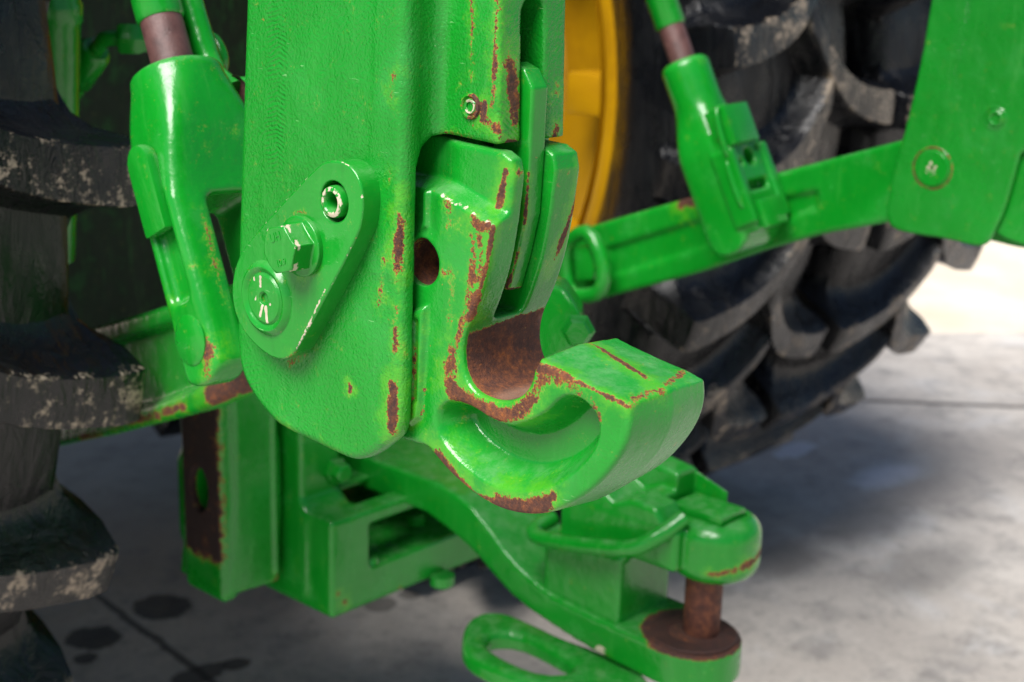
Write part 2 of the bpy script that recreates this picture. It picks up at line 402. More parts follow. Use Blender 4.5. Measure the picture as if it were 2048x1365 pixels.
# ------------------------------------------------------------------ ground
def ground_mat():
    m, nt, b = mat('weathered_concrete'); k = N(nt); P = k.n('NewGeometry').outputs['Position']
    s = k.n('SeparateXYZ'); k.l(P, s.inputs[0]); x, y = s.outputs[0], s.outputs[1]
    n1 = k.noise(P, 2.2, 6, 0.6); n2 = k.noise(P, 9, 7, 0.65); n3 = k.noise(P, 80, 5, 0.7); n4 = k.noise(P, 4.5, 5, 0.6, 0.6)
    c = k.mix(k.ss(n1, 0.35, 0.68), (0.45, 0.405, 0.36), (0.62, 0.57, 0.51))
    c = k.mix(k.ss(n2, 0.45, 0.70, 0, 0.6), c, (0.17, 0.16, 0.155))
    c = k.mix(k.ss(n4, 0.54, 0.66, 0, 0.5), c, (0.58, 0.56, 0.54))
    c = k.mix(k.ss(n3, 0.5, 0.75, 0, 0.4), c, (0.13, 0.12, 0.115))
    n5 = k.noise(P, 26, 6, 0.7)
    c = k.mix(k.ss(n5, 0.52, 0.72, 0, 0.55), c, (0.20, 0.18, 0.165)); c = k.mix(k.ss(n5, 0.28, 0.42, 0.35, 0), c, (0.66, 0.62, 0.57))
    def blob(cx, cy, rx, ry, soft=0.35, rot=0.0):
        dx = k.m('SUBTRACT', x, cx); dy = k.m('SUBTRACT', y, cy)
        a = k.m('ADD', k.m('MULTIPLY', dx, cos(rot)/rx), k.m('MULTIPLY', dy, sin(rot)/rx))
        e = k.m('ADD', k.m('MULTIPLY', dx, -sin(rot)/ry), k.m('MULTIPLY', dy, cos(rot)/ry))
        d = k.m('SQRT', k.m('ADD', k.m('MULTIPLY', a, a), k.m('MULTIPLY', e, e)))
        return k.ss(k.m('ADD', d, k.m('ADD', k.m('MULTIPLY', k.m('SUBTRACT', n2, 0.5), 1.3), k.m('MULTIPLY', k.m('SUBTRACT', n5, 0.5), 1.0))), 1-soft, 1+soft, 1, 0)
    # oil drips under the machine, damp patches beside the tyre, pale puddle film
    for cx, cy, rx, ry, st, col in OIL:
        c = k.mix(k.m('MULTIPLY', blob(cx, cy, rx, ry, 0.12 if rx < 0.09 else 0.5), st), c, col)
    # the joint under the machine and the crack across the pad
    for (ax, ay), (bx, by), wd in CRACKS:
        L = sqrt((bx-ax)**2+(by-ay)**2); nx, ny = -(by-ay)/L, (bx-ax)/L
        d = k.m('ABSOLUTE', k.m('ADD', k.m('ADD', k.m('MULTIPLY', x, nx), k.m('MULTIPLY', y, ny)), k.m('ADD', -(ax*nx+ay*ny), k.m('MULTIPLY', k.m('SUBTRACT', n2, 0.5), 0.03))))
        c = k.mix(k.ss(d, wd*0.5, wd*1.3, 0.8, 0), c, (0.035, 0.03, 0.028))
    k.l(c, b.inputs['Base Color']); b.inputs['Roughness'].default_value = 0.8
    nb = k.bump(n2, 0.3, 0.01); k.l(k.bump(n3, 0.35, 0.003, nb), b.inputs['Normal'])
    return m
def gp(px, py): q = wz((px, py), 0.0); return float(q[0]), float(q[1])
OIL = []
for px, py, rx, ry, st, col in ((190, 1275, 0.045, 0.045, 0.85, (0.02, 0.017, 0.015)), (325, 1215, 0.055, 0.055, 0.85, (0.02, 0.017, 0.015)),
                                (400, 1350, 0.05, 0.03, 0.8, (0.03, 0.026, 0.024)), (470, 1330, 0.025, 0.02, 0.8, (0.03, 0.026, 0.024)), (172, 1318, 0.02, 0.02, 0.8, (0.02, 0.017, 0.015)),
                                (1640, 960, 0.42, 0.26, 0.45, (0.07, 0.065, 0.062)), (1850, 1140, 0.16, 0.07, 0.5, (0.12, 0.115, 0.11)), (1740, 1040, 0.14, 0.08, 0.6, (0.09, 0.085, 0.082)),
                                (1560, 1120, 0.10, 0.07, 0.6, (0.10, 0.095, 0.09)), (760, 1210, 0.03, 0.03, 0.6, (0.05, 0.045, 0.04)), (820, 1190, 0.02, 0.02, 0.6, (0.05, 0.045, 0.04)),
                                (300, 950, 0.60, 0.50, 0.5, (0.34, 0.26, 0.18)), (1775, 950, 0.10, 0.05, 0.7, (0.55, 0.56, 0.60)), (1590, 900, 0.07, 0.035, 0.7, (0.50, 0.51, 0.55))):
    cx, cy = gp(px, py); OIL.append((cx, cy, rx, ry, st, col))
CRACKS = [(gp(205, 1200), gp(420, 1360), 0.009), (gp(1700, 800), gp(2048, 815), 0.016)]
ga, gb = gp(1650, 671), gp(2048, 664)
gd = np.array([gb[0]-ga[0], gb[1]-ga[1]]); gd /= np.linalg.norm(gd); gn = np.array([-gd[1], gd[0]])
if gn@np.array([1, 1]) < 0: gn = -gn
ga = np.array(ga)
def quad(name, pts, m, kind='structure'):
    me = bpy.data.meshes.new(name); me.from_pydata([tuple(p) for p in pts], [], [tuple(range(len(pts)))]); me.update()
    o = obj(name, me, m); o['kind'] = kind; return o
p1, p2 = ga-gd*30, ga+gd*30
conc = prism([(*(p1), 0), (*(p2), 0), (*(p2-gn*40), 0), (*(p1-gn*40), 0)], (0, 0, -0.12), 0.0, name='concrete_pavement')
conc.polygons.foreach_set('use_smooth', [False]*len(conc.polygons))
o = obj('concrete_pavement', conc, ground_mat()); o['kind'] = 'structure'; o['label'] = 'stained grey concrete pavement under the machine'
def sunlit_ground_mat():
    m, nt, b = mat('ground_painted_sunlit'); k = N(nt); P = k.n('NewGeometry').outputs['Position']  # bright warm tones stand in for sunlight on the far ground
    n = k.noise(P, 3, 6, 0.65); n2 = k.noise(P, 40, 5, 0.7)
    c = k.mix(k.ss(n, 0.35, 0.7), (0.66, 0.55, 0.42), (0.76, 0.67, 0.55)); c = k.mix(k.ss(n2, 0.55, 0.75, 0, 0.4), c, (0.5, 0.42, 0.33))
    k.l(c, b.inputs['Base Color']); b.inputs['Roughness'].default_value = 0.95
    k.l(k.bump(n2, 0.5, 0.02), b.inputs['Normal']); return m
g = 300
o = quad('ground', [(-g, -g, -0.03), (g, -g, -0.03), (g, g, -0.03), (-g, g, -0.03)], sunlit_ground_mat()); o['label'] = 'far ground with sunlight painted into its pale colour, beyond the concrete'

# ------------------------------------------------------------------ wheels
WY, WZ = 1.31, 0.93
def carcass_r(x): return float(np.interp(abs(x), [0, 0.10, 0.178, 0.196, 0.203, 0.205], [0.903, 0.899, 0.884, 0.864, 0.840, 0.79]))
def tyre_lug(side):
    """one curved tread bar on the half side (+1: towards +x); local frame of the wheel, at the angle 0 (+y up the wheel)"""
    secs = []
    T = (-0.06, -0.115, -0.128, -0.118, -0.09, 0.0, 0.12, 0.24, 0.36, 0.48, 0.60, 0.72, 0.84, 0.92, 0.98, 1.04, 1.09, 1.13, 1.16)   # 0 shoulder .. 1 middle
    for i, t in enumerate(T):
        s = 0.205*(1-t)-0.012*min(max(t, 0), 1)
        ang = 0.035*max(t, 0)+0.095*min(max(t, 0), 1)**3.5+0.24*max(0, t-1)
        sb = min(s, 0.190); rb = carcass_r(sb)-0.006
        rt = (0.835, 0.885, 0.930, 0.946, 0.950)[i] if i < 5 else 0.952
        if i < 3: rb = (0.80, 0.845, 0.865)[i]; sb = (0.202, 0.199, 0.194)[i]
        e = max(0, (t-1.06)/0.10); rt -= 0.030*e**2
        k = 1-0.20*min(1, max(0, t)); wt = 0.027*k; h = rt-rb
        sec = []
        prof = ((-wt-0.038*k, 0.0), (-wt-0.020*k, 0.08), (-wt-0.008*k, 0.30), (-wt-0.001, 0.70), (-wt, 0.965), (-wt*0.95, 1.0), (0, 1.006), (wt*0.95, 1.0), (wt, 0.965), (wt+0.007, 0.66), (wt+0.015*k, 0.36), (wt+0.029*k, 0.15), (wt+0.046*k, 0.05), (wt+0.066*k, -0.03))
        for q, f in prof:
            a = ang+q/0.93; ss = sb+(s-sb)*min(1, max(0, f*1.5)); rr = rb+h*f
            sec.append((side*ss, rr*sin(a), rr*cos(a)))
        secs.append(sec)
    bm = bmesh.new(); R = [[bm.verts.new(p) for p in sec] for sec in secs]
    for a, b in zip(R[:-1], R[1:]):
        for k in range(len(a)-1): bm.faces.new((a[k], a[k+1], b[k+1], b[k]))
    bm.faces.new(R[0]); bm.faces.new(R[-1])
    me = bm_mesh(bm, 'tread_lug', angle=30)
    V = coords(me); r = np.hypot(V[:, 1], V[:, 2])
    mud = np.clip((r-0.925)/0.02, 0, 1)*0.47
    at = me.attributes.new('mud', 'FLOAT', 'POINT'); at.data.foreach_set('value', mud.astype(np.float32))
    me.materials.append(M['rubber']); return me
LUGS = {1: tyre_lug(1), -1: tyre_lug(-1)}
tp = [(-0.090, 0.630), (-0.118, 0.652), (-0.168, 0.705), (-0.197, 0.745), (-0.205, 0.79), (-0.203, 0.84), (-0.196, 0.864), (-0.178, 0.884), (-0.10, 0.899), (0, 0.903)]
tp = tp+[(-a, r) for a, r in tp[-2::-1]]
TYRE = lathe([(a, r) for a, r in spline([np.array(q) for q in tp], 3)], (0, 0, 0), (1, 0, 0), 96, 'tyre')
rp = [(-0.106, 0.660), (-0.114, 0.656), (-0.116, 0.640), (-0.108, 0.622), (-0.085, 0.616), (-0.070, 0.595), (-0.03, 0.585), (0.0, 0.575), (0.015, 0.55), (0.03, 0.50), (0.035, 0.42), (0.02, 0.40), (0.02, 0.30), (-0.03, 0.28), (-0.03, 0.17), (-0.03, 0.0)]
RIM = lathe(rp, (0, 0, 0), (1, 0, 0), 72, 'rim')
RIMB = lathe([(0.178, 0.672), (0.186, 0.66), (0.18, 0.63), (0.15, 0.62), (0.05, 0.60), (-0.10, 0.605)], (0, 0, 0), (1, 0, 0), 72, 'rim_outer_flange')
def wheel_bolts():
    ms = []
    for i in range(10):
        a = 2*pi*i/10; ms.append(lathe([(0, 0.0), (0, 0.017), (-0.016, 0.017), (-0.018, 0.014), (-0.018, 0)], (-0.03, 0.23*cos(a), 0.23*sin(a)), (1, 0, 0), 6))
    return ms
def stiffener(i):
    a = 2*pi*i/12
    me = boxm((-0.060, -0.035, 0.50), (0.02, 0.035, 0.588), 0.006); me.transform(Matrix.Rotation(a, 4, 'X')); return me
def wheel(name, label, xc, spin, group):
    t = thing(name, label, 'wheel', (xc, WY, WZ), group)
    ty = obj('tyre', TYRE, M['rubber'], t)
    ri = obj('rim', RIM, M['yellow'], t); obj('rim_flange', RIMB, M['yellow'], ri)
    if name == 'rear_wheel' and xc > 0.5 and xc < 1:
        for q in wheel_bolts(): obj('wheel_bolt', q, M['yellow'], ri)
        for i in range(12): obj('rim_bracket', stiffener(i), M['yellow'], ri)
    for side in (1, -1):
        for i in range(28):
            # tread bars are turned so that their middles lead upwards at the rear
            o = obj('tread_lug', LUGS[side], None, ty)
            o.rotation_euler = (spin+(i+(0.5 if side > 0 else 0))*2*pi/28, 0, 0)
    return t
wheel('rear_wheel', 'muddy black tractor tyre at the left edge, lugs close to camera', -0.395-0.215, radians(5.2), 'rear wheels')
wheel('rear_wheel', 'black lugged tyre with yellow rim behind the right lower link', 0.58+0.215, radians(6.5), 'rear wheels')
wheel('rear_wheel', 'outer dual tyre half hidden behind the inner right tyre', 1.10+0.215, radians(1.0), 'rear wheels')

# ------------------------------------------------------------------ tractor body behind the hitch (its underside shades the linkage)
TX = 0.08
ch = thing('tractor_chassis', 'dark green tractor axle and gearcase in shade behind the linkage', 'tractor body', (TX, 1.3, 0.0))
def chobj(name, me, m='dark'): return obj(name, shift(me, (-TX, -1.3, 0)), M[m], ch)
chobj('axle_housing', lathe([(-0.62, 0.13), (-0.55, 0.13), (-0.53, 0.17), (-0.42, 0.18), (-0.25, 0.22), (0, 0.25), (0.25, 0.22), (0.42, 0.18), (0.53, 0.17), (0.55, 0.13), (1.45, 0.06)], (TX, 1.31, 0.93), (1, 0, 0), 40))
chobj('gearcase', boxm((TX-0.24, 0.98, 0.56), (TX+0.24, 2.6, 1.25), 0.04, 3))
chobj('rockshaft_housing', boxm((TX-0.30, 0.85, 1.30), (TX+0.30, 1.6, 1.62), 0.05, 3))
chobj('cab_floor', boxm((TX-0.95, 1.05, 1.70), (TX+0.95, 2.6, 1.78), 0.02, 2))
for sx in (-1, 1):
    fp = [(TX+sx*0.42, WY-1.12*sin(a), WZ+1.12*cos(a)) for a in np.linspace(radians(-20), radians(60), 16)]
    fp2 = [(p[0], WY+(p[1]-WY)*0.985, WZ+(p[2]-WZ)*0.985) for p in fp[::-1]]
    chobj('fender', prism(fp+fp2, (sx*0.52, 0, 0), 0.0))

# left lift cylinder, hose and loose bits in the dark left background
def lp(p, x): return wx(p, x)
a0, a1 = wx((92, 330), -0.35), wx((98, -330), -0.35)
t = thing('lift_cylinder', 'tall green hydraulic cylinder between the left tyre and the hose', 'cylinder', tuple(a0))
obj('barrel', lathe([(-0.1, 0.0), (-0.1, 0.030), (0, 0.032), (0.145, 0.032), (0.148, 0.034), (0.165, 0.034), (0.168, 0.032), (0.40, 0.032), (0.40, 0)], (0, 0, 0), a1-a0, 28), M['green'], t)
for q in (0.19, 0.225):
    obj('band', lathe([(q, 0.033), (q, 0.0355), (q+0.010, 0.0355), (q+0.010, 0.033)], (0, 0, 0), a1-a0, 28), M['green'], t)
hp = [wx((60, 300), -0.27), wx((120, 212), -0.27), wx((150, 160), -0.27), wx((192, 98), -0.27)]
t = thing('hydraulic_hose', 'green painted hydraulic hose with bent fitting left of the lift link', 'hose', tuple(hp[1]))
def hobj(name, me): return obj(name, shift(me, tuple(-hp[1])), M['green'], t)
hobj('hose', tube(spline([wx((-60, 420), -0.27)]+hp[:3], 6), 0.0145, 16))
hobj('crimp_sleeve', tube([hp[2], hp[2]+(hp[3]-hp[2])*0.06, hp[2]+(hp[3]-hp[2])*0.9, hp[3]], [0.0150, 0.0185, 0.0185, 0.014], 16))
hobj('elbow', tube(spline([hp[3], wx((208, 80), -0.27), wx((238, 76), -0.26)], 8), 0.0085, 14))
e0, e1 = wx((236, 77), -0.26), wx((285, 78), -0.24)
hobj('nut', lathe([(0, 0.0), (0, 0.015), (0.003, 0.0175), (0.022, 0.0175), (0.026, 0.015), (0.05, 0.015), (0.05, 0)], e0, e1-e0, 6))

# ------------------------------------------------------------------ quick hitch
XO, XI = -0.530, -0.430                            # outer and inner faces of the near leg
XH = -0.513                                        # outer face of its hook
PLATE = tr([(477, 350), (471, 560), (470, 690), (478, 745), (500, 790), (530, 830), (560, 858), (620, 885), (680, 915), (705, 924), (738, 917), (772, 892), (797, 868), (801, 800), (802, 640), (806, 330)], XO)
INNER = np.array([(0.0324, 0.1863), (0.0341, 0.1137), (0.0409, 0.0382), (0.0492, -0.0101), (0.0501, -0.0461), (0.0483, -0.07), (0.0382, -0.0801), (0.0091, -0.0802), (-0.0345, -0.0773), (-0.0655, -0.0797), (-0.0795, -0.0738), (-0.0852, -0.0553), (-0.0927, -0.031), (-0.099, 0.0319)])
ZT = 0.66
PL = np.vstack([[(0.020, ZT)], [(0.0265, 0.20)], chopen(PLATE), [(-0.1207, 0.205), (-0.117, ZT)]])
IN = np.vstack([[(0.030, ZT)], chopen(INNER, 2), [(-0.125, 0.060), (-0.150, 0.10), (-0.155, 0.14), (-0.155, ZT)]])
def build_leg():
    G = Grid((XO, -0.180, -0.095), (XI, 0.055, ZT-0.02), 0.002)
    d = rmax(G.yz(PL), G.slab(G.X, XO, -0.5155), 0.0058)
    up = rmax(rmax(G.slab(G.Y, -0.1222-0.0, -0.095) - (0.19-G.Z)*0.02*0, G.slab(G.X, XO+0.003, -0.436), 0.004), 0.05-G.Z, 0.002)
    # rear wall follows the lean of the plate
    yr = -0.1207-(0.205-G.Z)*0.0355
    up = rmax(rmax(rmax(yr-G.Y, G.Y+0.095, 0.005), G.slab(G.X, XO+0.0005, -0.436), 0.0055), 0.04-G.Z, 0.002)
    d = rmin(d, up, 0.004)
    yw = -0.167-(0.2036-G.Z)*0.085*0.9
    web = rmax(rmax(rmax(yw-G.Y, G.Y+0.10, 0.0025), G.slab(G.X, -0.500, -0.440), 0.0035), 0.04-G.Z, 0.001)
    d = rmin(d, web, 0.009)
    # opening for the hook, with a round inner corner
    zc = 0.1278+0.0*G.Y
    op = rmax(-0.5185-G.X, G.Z-zc, 0.026); op = np.maximum(op, G.Y+0.092)
    d = cut(d, op, 0.0022)
    slot = rmax(rmax(G.slab(G.X, -0.480, -0.4605), G.Y+0.122, 0.002), 0.232-G.Z*0-G.Z*0, 0.0)
    slot = np.maximum(rmax(G.slab(G.X, -0.480, -0.4605), G.Y+0.122, 0.002), G.Z-0.212+0*G.Y+8.0*(G.X+0.47)**2*10)
    d = cut(d, slot, 0.002)
    inn = rmax(G.yz(IN), G.slab(G.X, -0.4375, XI), 0.003)
    d = rmin(d, inn, 0.001)
    return G.mesh(d, 'side_leg')
def leg_strokes():
    L = lambda pts, r, s, x=XO: ([hx(p, x) for p in pts], r, s)
    E = lambda pts, r, s, y=-0.125: ([hy(p, y) for p in pts], r, s)
    st = [E([(797, 378), (797, 410), (796, 440)], 0.0035, 0.85), E([(797, 440), (796, 490), (795, 535)], 0.0065, 0.8), E([(793, 540), (790, 580)], 0.0035, 0.5),
          L([(770, 520), (765, 560), (757, 610)], 0.004, 0.50), E([(790, 620), (788, 660), (784, 720)], 0.005, 0.6), E([(800, 615), (798, 700), (793, 800)], 0.003, 0.75, -0.13),
          E([(783, 775), (781, 820), (776, 868)], 0.0075, 0.95), L([(790, 150), (786, 195)], 0.004, 0.6), L([(782, 360), (785, 345)], 0.004, 0.5),
          L([(700, 775)], 0.004, 0.75), L([(700, 783)], 0.003, 0.6), L([(472, 405), (473, 425)], 0.004, 0.55),
          L([(550, 850), (600, 878), (650, 902), (690, 920)], 0.0035, 0.62), L([(575, 725), (610, 712), (640, 680)], 0.006, 0.40), L([(830, 60), (826, 140)], 0.004, 0.42)]
    Wb = lambda pts, r, s: L(pts, r, s, -0.500)
    st += [Wb([(944, -5), (944, 80), (942, 160)], 0.0028, 0.62), Wb([(948, 55)], 0.004, 0.6), Wb([(992, -5), (990, 60), (988, 150), (984, 215)], 0.0030, 0.62), Wb([(1000, 15), (1008, 45)], 0.0045, 0.75), Wb([(1008, 48)], 0.007, 0.95),
           Wb([(968, 210), (966, 240), (978, 245)], 0.005, 0.85), Wb([(990, 255), (1000, 265), (1008, 285)], 0.006, 0.9), Wb([(920, 168)], 0.004, 0.45), Wb([(962, 213)], 0.006, 0.55),
           Wb([(870, 266), (900, 268), (950, 276), (1005, 288)], 0.0025, 0.55), Wb([(945, 250), (960, 262)], 0.003, 0.4)]
    B = lambda pts, r, s: ([hy(p, -0.172) for p in pts], r, s)
    st += [B([(1026, -5), (1028, 60), (1027, 130)], 0.0050, 0.75), B([(1028, 130), (1030, 200), (1030, 240)], 0.0085, 0.85), B([(1015, 288), (1040, 292), (1062, 286)], 0.0045, 0.9), B([(1066, 170), (1066, 220), (1062, 270)], 0.0035, 0.75),
           B([(1112, 255), (1108, 280)], 0.005, 0.75), B([(1138, 160), (1136, 220), (1133, 285)], 0.003, 0.75), B([(1118, 170), (1117, 190)], 0.004, 0.6), B([(1125, 70), (1123, 90)], 0.003, 0.5), B([(1140, 5), (1140, 20)], 0.004, 0.55)]
    return st
me_leg = build_leg(); paint_attr(me_leg, 'rust', leg_strokes())
pst = [([hx(p, XO) for p in ((806, 20), (805, 90), (803, 150))], 0.0025, 0.35)]
paint_attr(me_leg, 'prime', pst)

# hook traced on its outer face
HK = [(1012, 345), (1003, 400), (988, 446), (975, 530), (955, 600), (940, 640), (930, 660), (922, 700), (925, 740), (940, 775), (965, 795), (1000, 805), (1030, 800), (1050, 785), (1062, 762), (1066, 742), (1078, 720),
      (1110, 738), (1170, 768), (1225, 793), (1256, 812), (1259, 850), (1250, 890), (1225, 935), (1180, 985), (1130, 1015), (1095, 1028), (1050, 1031), (1000, 1021), (950, 993), (900, 950), (870, 915), (853, 893), (828, 888), (808, 882)]
hk = tr(HK, XH)
POCK = tr([(872, 830), (888, 806), (915, 803), (945, 815), (985, 843), (1035, 853), (1085, 832), (1120, 795), (1148, 792), (1178, 812), (1198, 845), (1192, 890), (1155, 938), (1105, 970), (1040, 983), (980, 968), (920, 925), (880, 876)], XH)
def build_hook():
    h = 0.0012
    G = Grid((-0.5185, -0.302, -0.092), (-0.428, -0.05, 0.128), h)
    body = np.vstack([[(-0.170, 0.124)], [(-0.1855, 0.1175)], hk[1:5]])
    # profile: shoulder top, upright, throat and tip (the tip corners stay crisp), heel
    P = np.vstack([[(-0.055, 0.1245), (-0.176, 0.1245), (-0.184, 0.121), (-0.1868, 0.112), (-0.186, 0.100)], chopen(hk[2:16], 2), hk[16:20], chopen(hk[20:], 2), [ (-0.095, -0.066), (-0.055, -0.05)]])
    d2 = G.yz(P)
    # draft on the tip: parting line in the middle of the thickness
    dr = 0.085*sstep(-G.Y, 0.205, 0.235); xm = -0.4765
    d2 = d2-dr*(0.0365-np.abs(G.X-xm))*(1.0)
    # outer face as a height field
    A, Bz = np.meshgrid(G.ax[1], G.ax[2], indexing='ij')
    pk = sd_poly(chaikin(POCK, 2), G.ax[1], G.ax[2])
    dep = 0.023*sstep(-pk, -0.0025, 0.0115)
    led = tr([(820, 372), (880, 384), (985, 447), (1060, 470)], XH)
    zl = np.interp(-A, -led[:, 0], led[:, 1])
    dep = dep+0.0125*sstep(Bz-zl, -0.003, 0.006)
    rib1 = sd_poly(tr([(826, 622), (856, 612), (852, 700), (843, 835), (822, 850), (818, 700)], XH), G.ax[1], G.ax[2])
    dep = dep-0.0042*sstep(-rib1, -0.0015, 0.002)
    gro = sd_poly(tr([(836, 640), (842, 640), (838, 800), (832, 800)], XH), G.ax[1], G.ax[2])
    dep = dep+0.0025*sstep(-gro, -0.0025, 0.001)
    rib2 = sd_poly(tr([(838, 383), (850, 380), (850, 455), (836, 462)], XH), G.ax[1], G.ax[2])
    dep = dep-0.004*sstep(-rib2, -0.002, 0.002)
    back = sstep(A, -0.142, -0.122)*sstep(Bz, 0.062, 0.075)*0.006
    dep = dep+back
    # the outer band below the rib falls back to the heel
    xl = (XH+dep)[None]
    d = rmax(d2, np.maximum(xl-G.X, G.X+0.4395+0.0), 0.0034)
    # lean side plate on the inner side
    ip = rmax(G.yz(np.array([(-0.125, 0.092), (-0.158, 0.092), (-0.168, 0.085), (-0.166, 0.04), (-0.158, 0.012), (-0.125, 0.012)])), G.slab(G.X, -0.445, -0.4315), 0.002)
    d = rmin(d, ip, 0.001)
    # latch slot
    sl_ = rmax(rmax(G.slab(G.X, -0.490, -0.4635), G.Y+0.137, 0.002), 0.0205-G.Z, 0.004)
    d = cut(d, sl_, 0.0022)
    hole = np.sqrt((G.Y+0.1275)**2+(G.Z-0.050)**2)-0.0145
    d = cut(d, np.maximum(hole, G.X+0.44), 0.0015)
    return G.mesh(d, 'hook'), P
me_hook, HP = build_hook()
def hook_attrs(me):
    L = lambda pts, r, s, x=XH: ([hx(p, x) for p in pts], r, s)
    V = coords(me)
    # the throat: where the coupler pin has rubbed through the paint
    C = tr([(938, 615), (925, 660), (920, 700), (923, 742), (938, 778), (965, 797), (1000, 807), (1030, 802), (1052, 787), (1064, 764), (1068, 745)], XH)
    d = np.full(len(V), 1.0)
    for a, b in zip(C[:-1], C[1:]):
        e = b-a; t = np.clip(((V[:, 1:]-a)@e)/(e@e), 0, 1); d = np.minimum(d, np.linalg.norm(V[:, 1:]-a-t[:, None]*e, axis=1))
    base = np.where((d < 0.0035) & (V[:, 0] > XH+0.0042), 1.0, 0.0)*np.clip((0.0215-V[:, 2]-0.25*(-0.4395-V[:, 0])*0.3)/0.004, 0, 1)
    base = np.where((np.hypot(V[:, 1]+0.1275, V[:, 2]-0.050) < 0.0158) & (V[:, 0] > XH+0.004), 0.9, base)
    st = [L([(948, 590), (925, 640), (912, 690), (908, 740)], 0.0055, 0.62), L([(905, 700), (900, 760), (905, 790), (940, 800)], 0.0090, 0.72), L([(900, 770), (930, 800), (965, 822)], 0.009, 0.9), L([(960, 815), (1000, 832), (1040, 822), (1065, 800)], 0.0085, 0.85),
          L([(1060, 800), (1080, 765), (1100, 745)], 0.0075, 0.60), L([(1075, 735), (1100, 742), (1130, 752)], 0.0055, 0.85), L([(1130, 752), (1190, 780), (1250, 808)], 0.0032, 0.75), L([(1110, 760), (1150, 775), (1180, 800), (1196, 835)], 0.006, 0.52),
          L([(876, 915), (895, 945), (915, 965)], 0.0095, 1.0), L([(915, 965), (950, 990), (985, 1005)], 0.005, 0.6), L([(1000, 1010), (1040, 1018), (1090, 1010)], 0.0100, 1.0), L([(1090, 1005), (1108, 992)], 0.005, 0.8), L([(1122, 960)], 0.003, 0.7),
          L([(1012, 345), (1003, 400), (990, 445)], 0.0042, 1.0, -0.500), L([(986, 452), (975, 530), (955, 600), (940, 640)], 0.0036, 1.0), L([(955, 590), (940, 635)], 0.006, 0.9), L([(948, 440), (955, 455), (975, 450)], 0.006, 0.75), L([(955, 470), (960, 490)], 0.006, 0.55),
          L([(893, 410), (900, 420), (896, 450)], 0.005, 0.50), L([(945, 480), (945, 560), (930, 620)], 0.0065, 0.52), L([(965, 500), (958, 560)], 0.004, 0.5), L([(905, 560), (900, 640)], 0.005, 0.34), L([(885, 540), (900, 545)], 0.005, 0.45),
          L([(832, 700), (828, 760), (824, 830)], 0.0055, 0.85), L([(846, 630), (846, 700)], 0.003, 0.6), L([(850, 780), (845, 830)], 0.003, 0.5)]
    # parting line and scuffs on the tip
    T = lambda pts, r, s, z: ([hz(p, z) for p in pts], r, s)
    st += [T([(1158, 688), (1200, 703), (1250, 726), (1300, 750), (1325, 775)], 0.0042, 1.0, 0.013), T([(1370, 728), (1395, 735)], 0.0035, 0.6, 0.010),
           ([hx((1258, 812), XH), hx((1250, 800), XH)], 0.004, 0.7), T([(1255, 805), (1270, 790), (1325, 780)], 0.0060, 0.50, 0.008), T([(1330, 772), (1370, 742), (1398, 735)], 0.0045, 0.60, 0.008), ([hy(p, -0.290) for p in ((1332, 785), (1335, 810))], 0.003, 0.6)]
    # rear strips: edges beside the slot
    B = lambda pts, r, s, y: ([hy(p, y) for p in pts], r, s)
    st += [B([(1153, 330), (1145, 400), (1125, 480), (1105, 580), (1098, 620)], 0.0038, 0.95, -0.183), B([(1138, 290), (1150, 300)], 0.003, 0.6, -0.178), B([(1038, 345)], 0.004, 0.55, -0.186), B([(1136, 345)], 0.0025, 0.5, -0.186)]
    paint_attr(me, 'rust', st, base)
    paint_attr(me, 'polish', [([(-0.500, -0.196, -0.020), (-0.455, -0.200, -0.020)], 0.020, 0.8), ([(-0.48, -0.180, -0.012), (-0.46, -0.170, 0.005)], 0.010, 0.45), ([(-0.442, -0.168, 0.012), (-0.442, -0.175, -0.010)], 0.008, 0.6)])
    pr = [L([(880, 386), (920, 408), (955, 428), (983, 448)], 0.0055, 0.56), L([(1255, 800), (1300, 790)], 0.003, 0.3)]
    paint_attr(me, 'prime', pr)
hook_attrs(me_hook)

qh = thing('quick_hitch', 'green tractor quick hitch frame with upward hooks, rust worn in the throat', 'hitch', tuple(H0), rx=TAU)
leg = obj('side_leg', me_leg, M['leg'], qh)
hook = obj('hook', me_hook, M['cast'], qh, label='green cast hook with rusted throat and hollowed side')
def mirrored(me):
    m2 = me.copy(); m2.transform(Matrix.Scale(-1, 4, (1, 0, 0))); m2.flip_normals(); return m2
leg2 = obj('side_leg', mirrored(me_leg), M['leg'], qh)
hook2 = obj('hook', mirrored(me_hook), M['cast'], qh)
# latch bar
LV = np.array([(-0.150, 0.166), (-0.160, 0.173), (-0.170, 0.170), (-0.1775, 0.160), (-0.1785, 0.120), (-0.1785, 0.085), (-0.174, 0.060), (-0.168, 0.036), (-0.150, 0.034), (-0.146, 0.08)])
def build_latch():
    G = Grid((-0.482, -0.185, 0.03), (-0.460, -0.13, 0.178), 0.001)
    d = rmax(G.yz(LV), G.slab(G.X, -0.4785, -0.4640), 0.0022)
    me = G.mesh(d, 'latch_bar')
    st = [([(-0.478, -0.1785, 0.11), (-0.478, -0.178, 0.075), (-0.478, -0.172, 0.05), (-0.478, -0.166, 0.036)], 0.0025, 0.7), ([(-0.479, -0.168, 0.036), (-0.464, -0.168, 0.036)], 0.0022, 0.85)]
    return paint_attr(me, 'rust', st)
me_l = build_latch()
obj('latch_bar', me_l, M['plate'], qh); obj('latch_bar', mirrored(me_l), M['plate'], qh)
obj('crossbar', boxm((-0.54, -0.11, ZT-0.03), (0.54, 0.01, ZT+0.12), 0.008), M['leg'], qh)

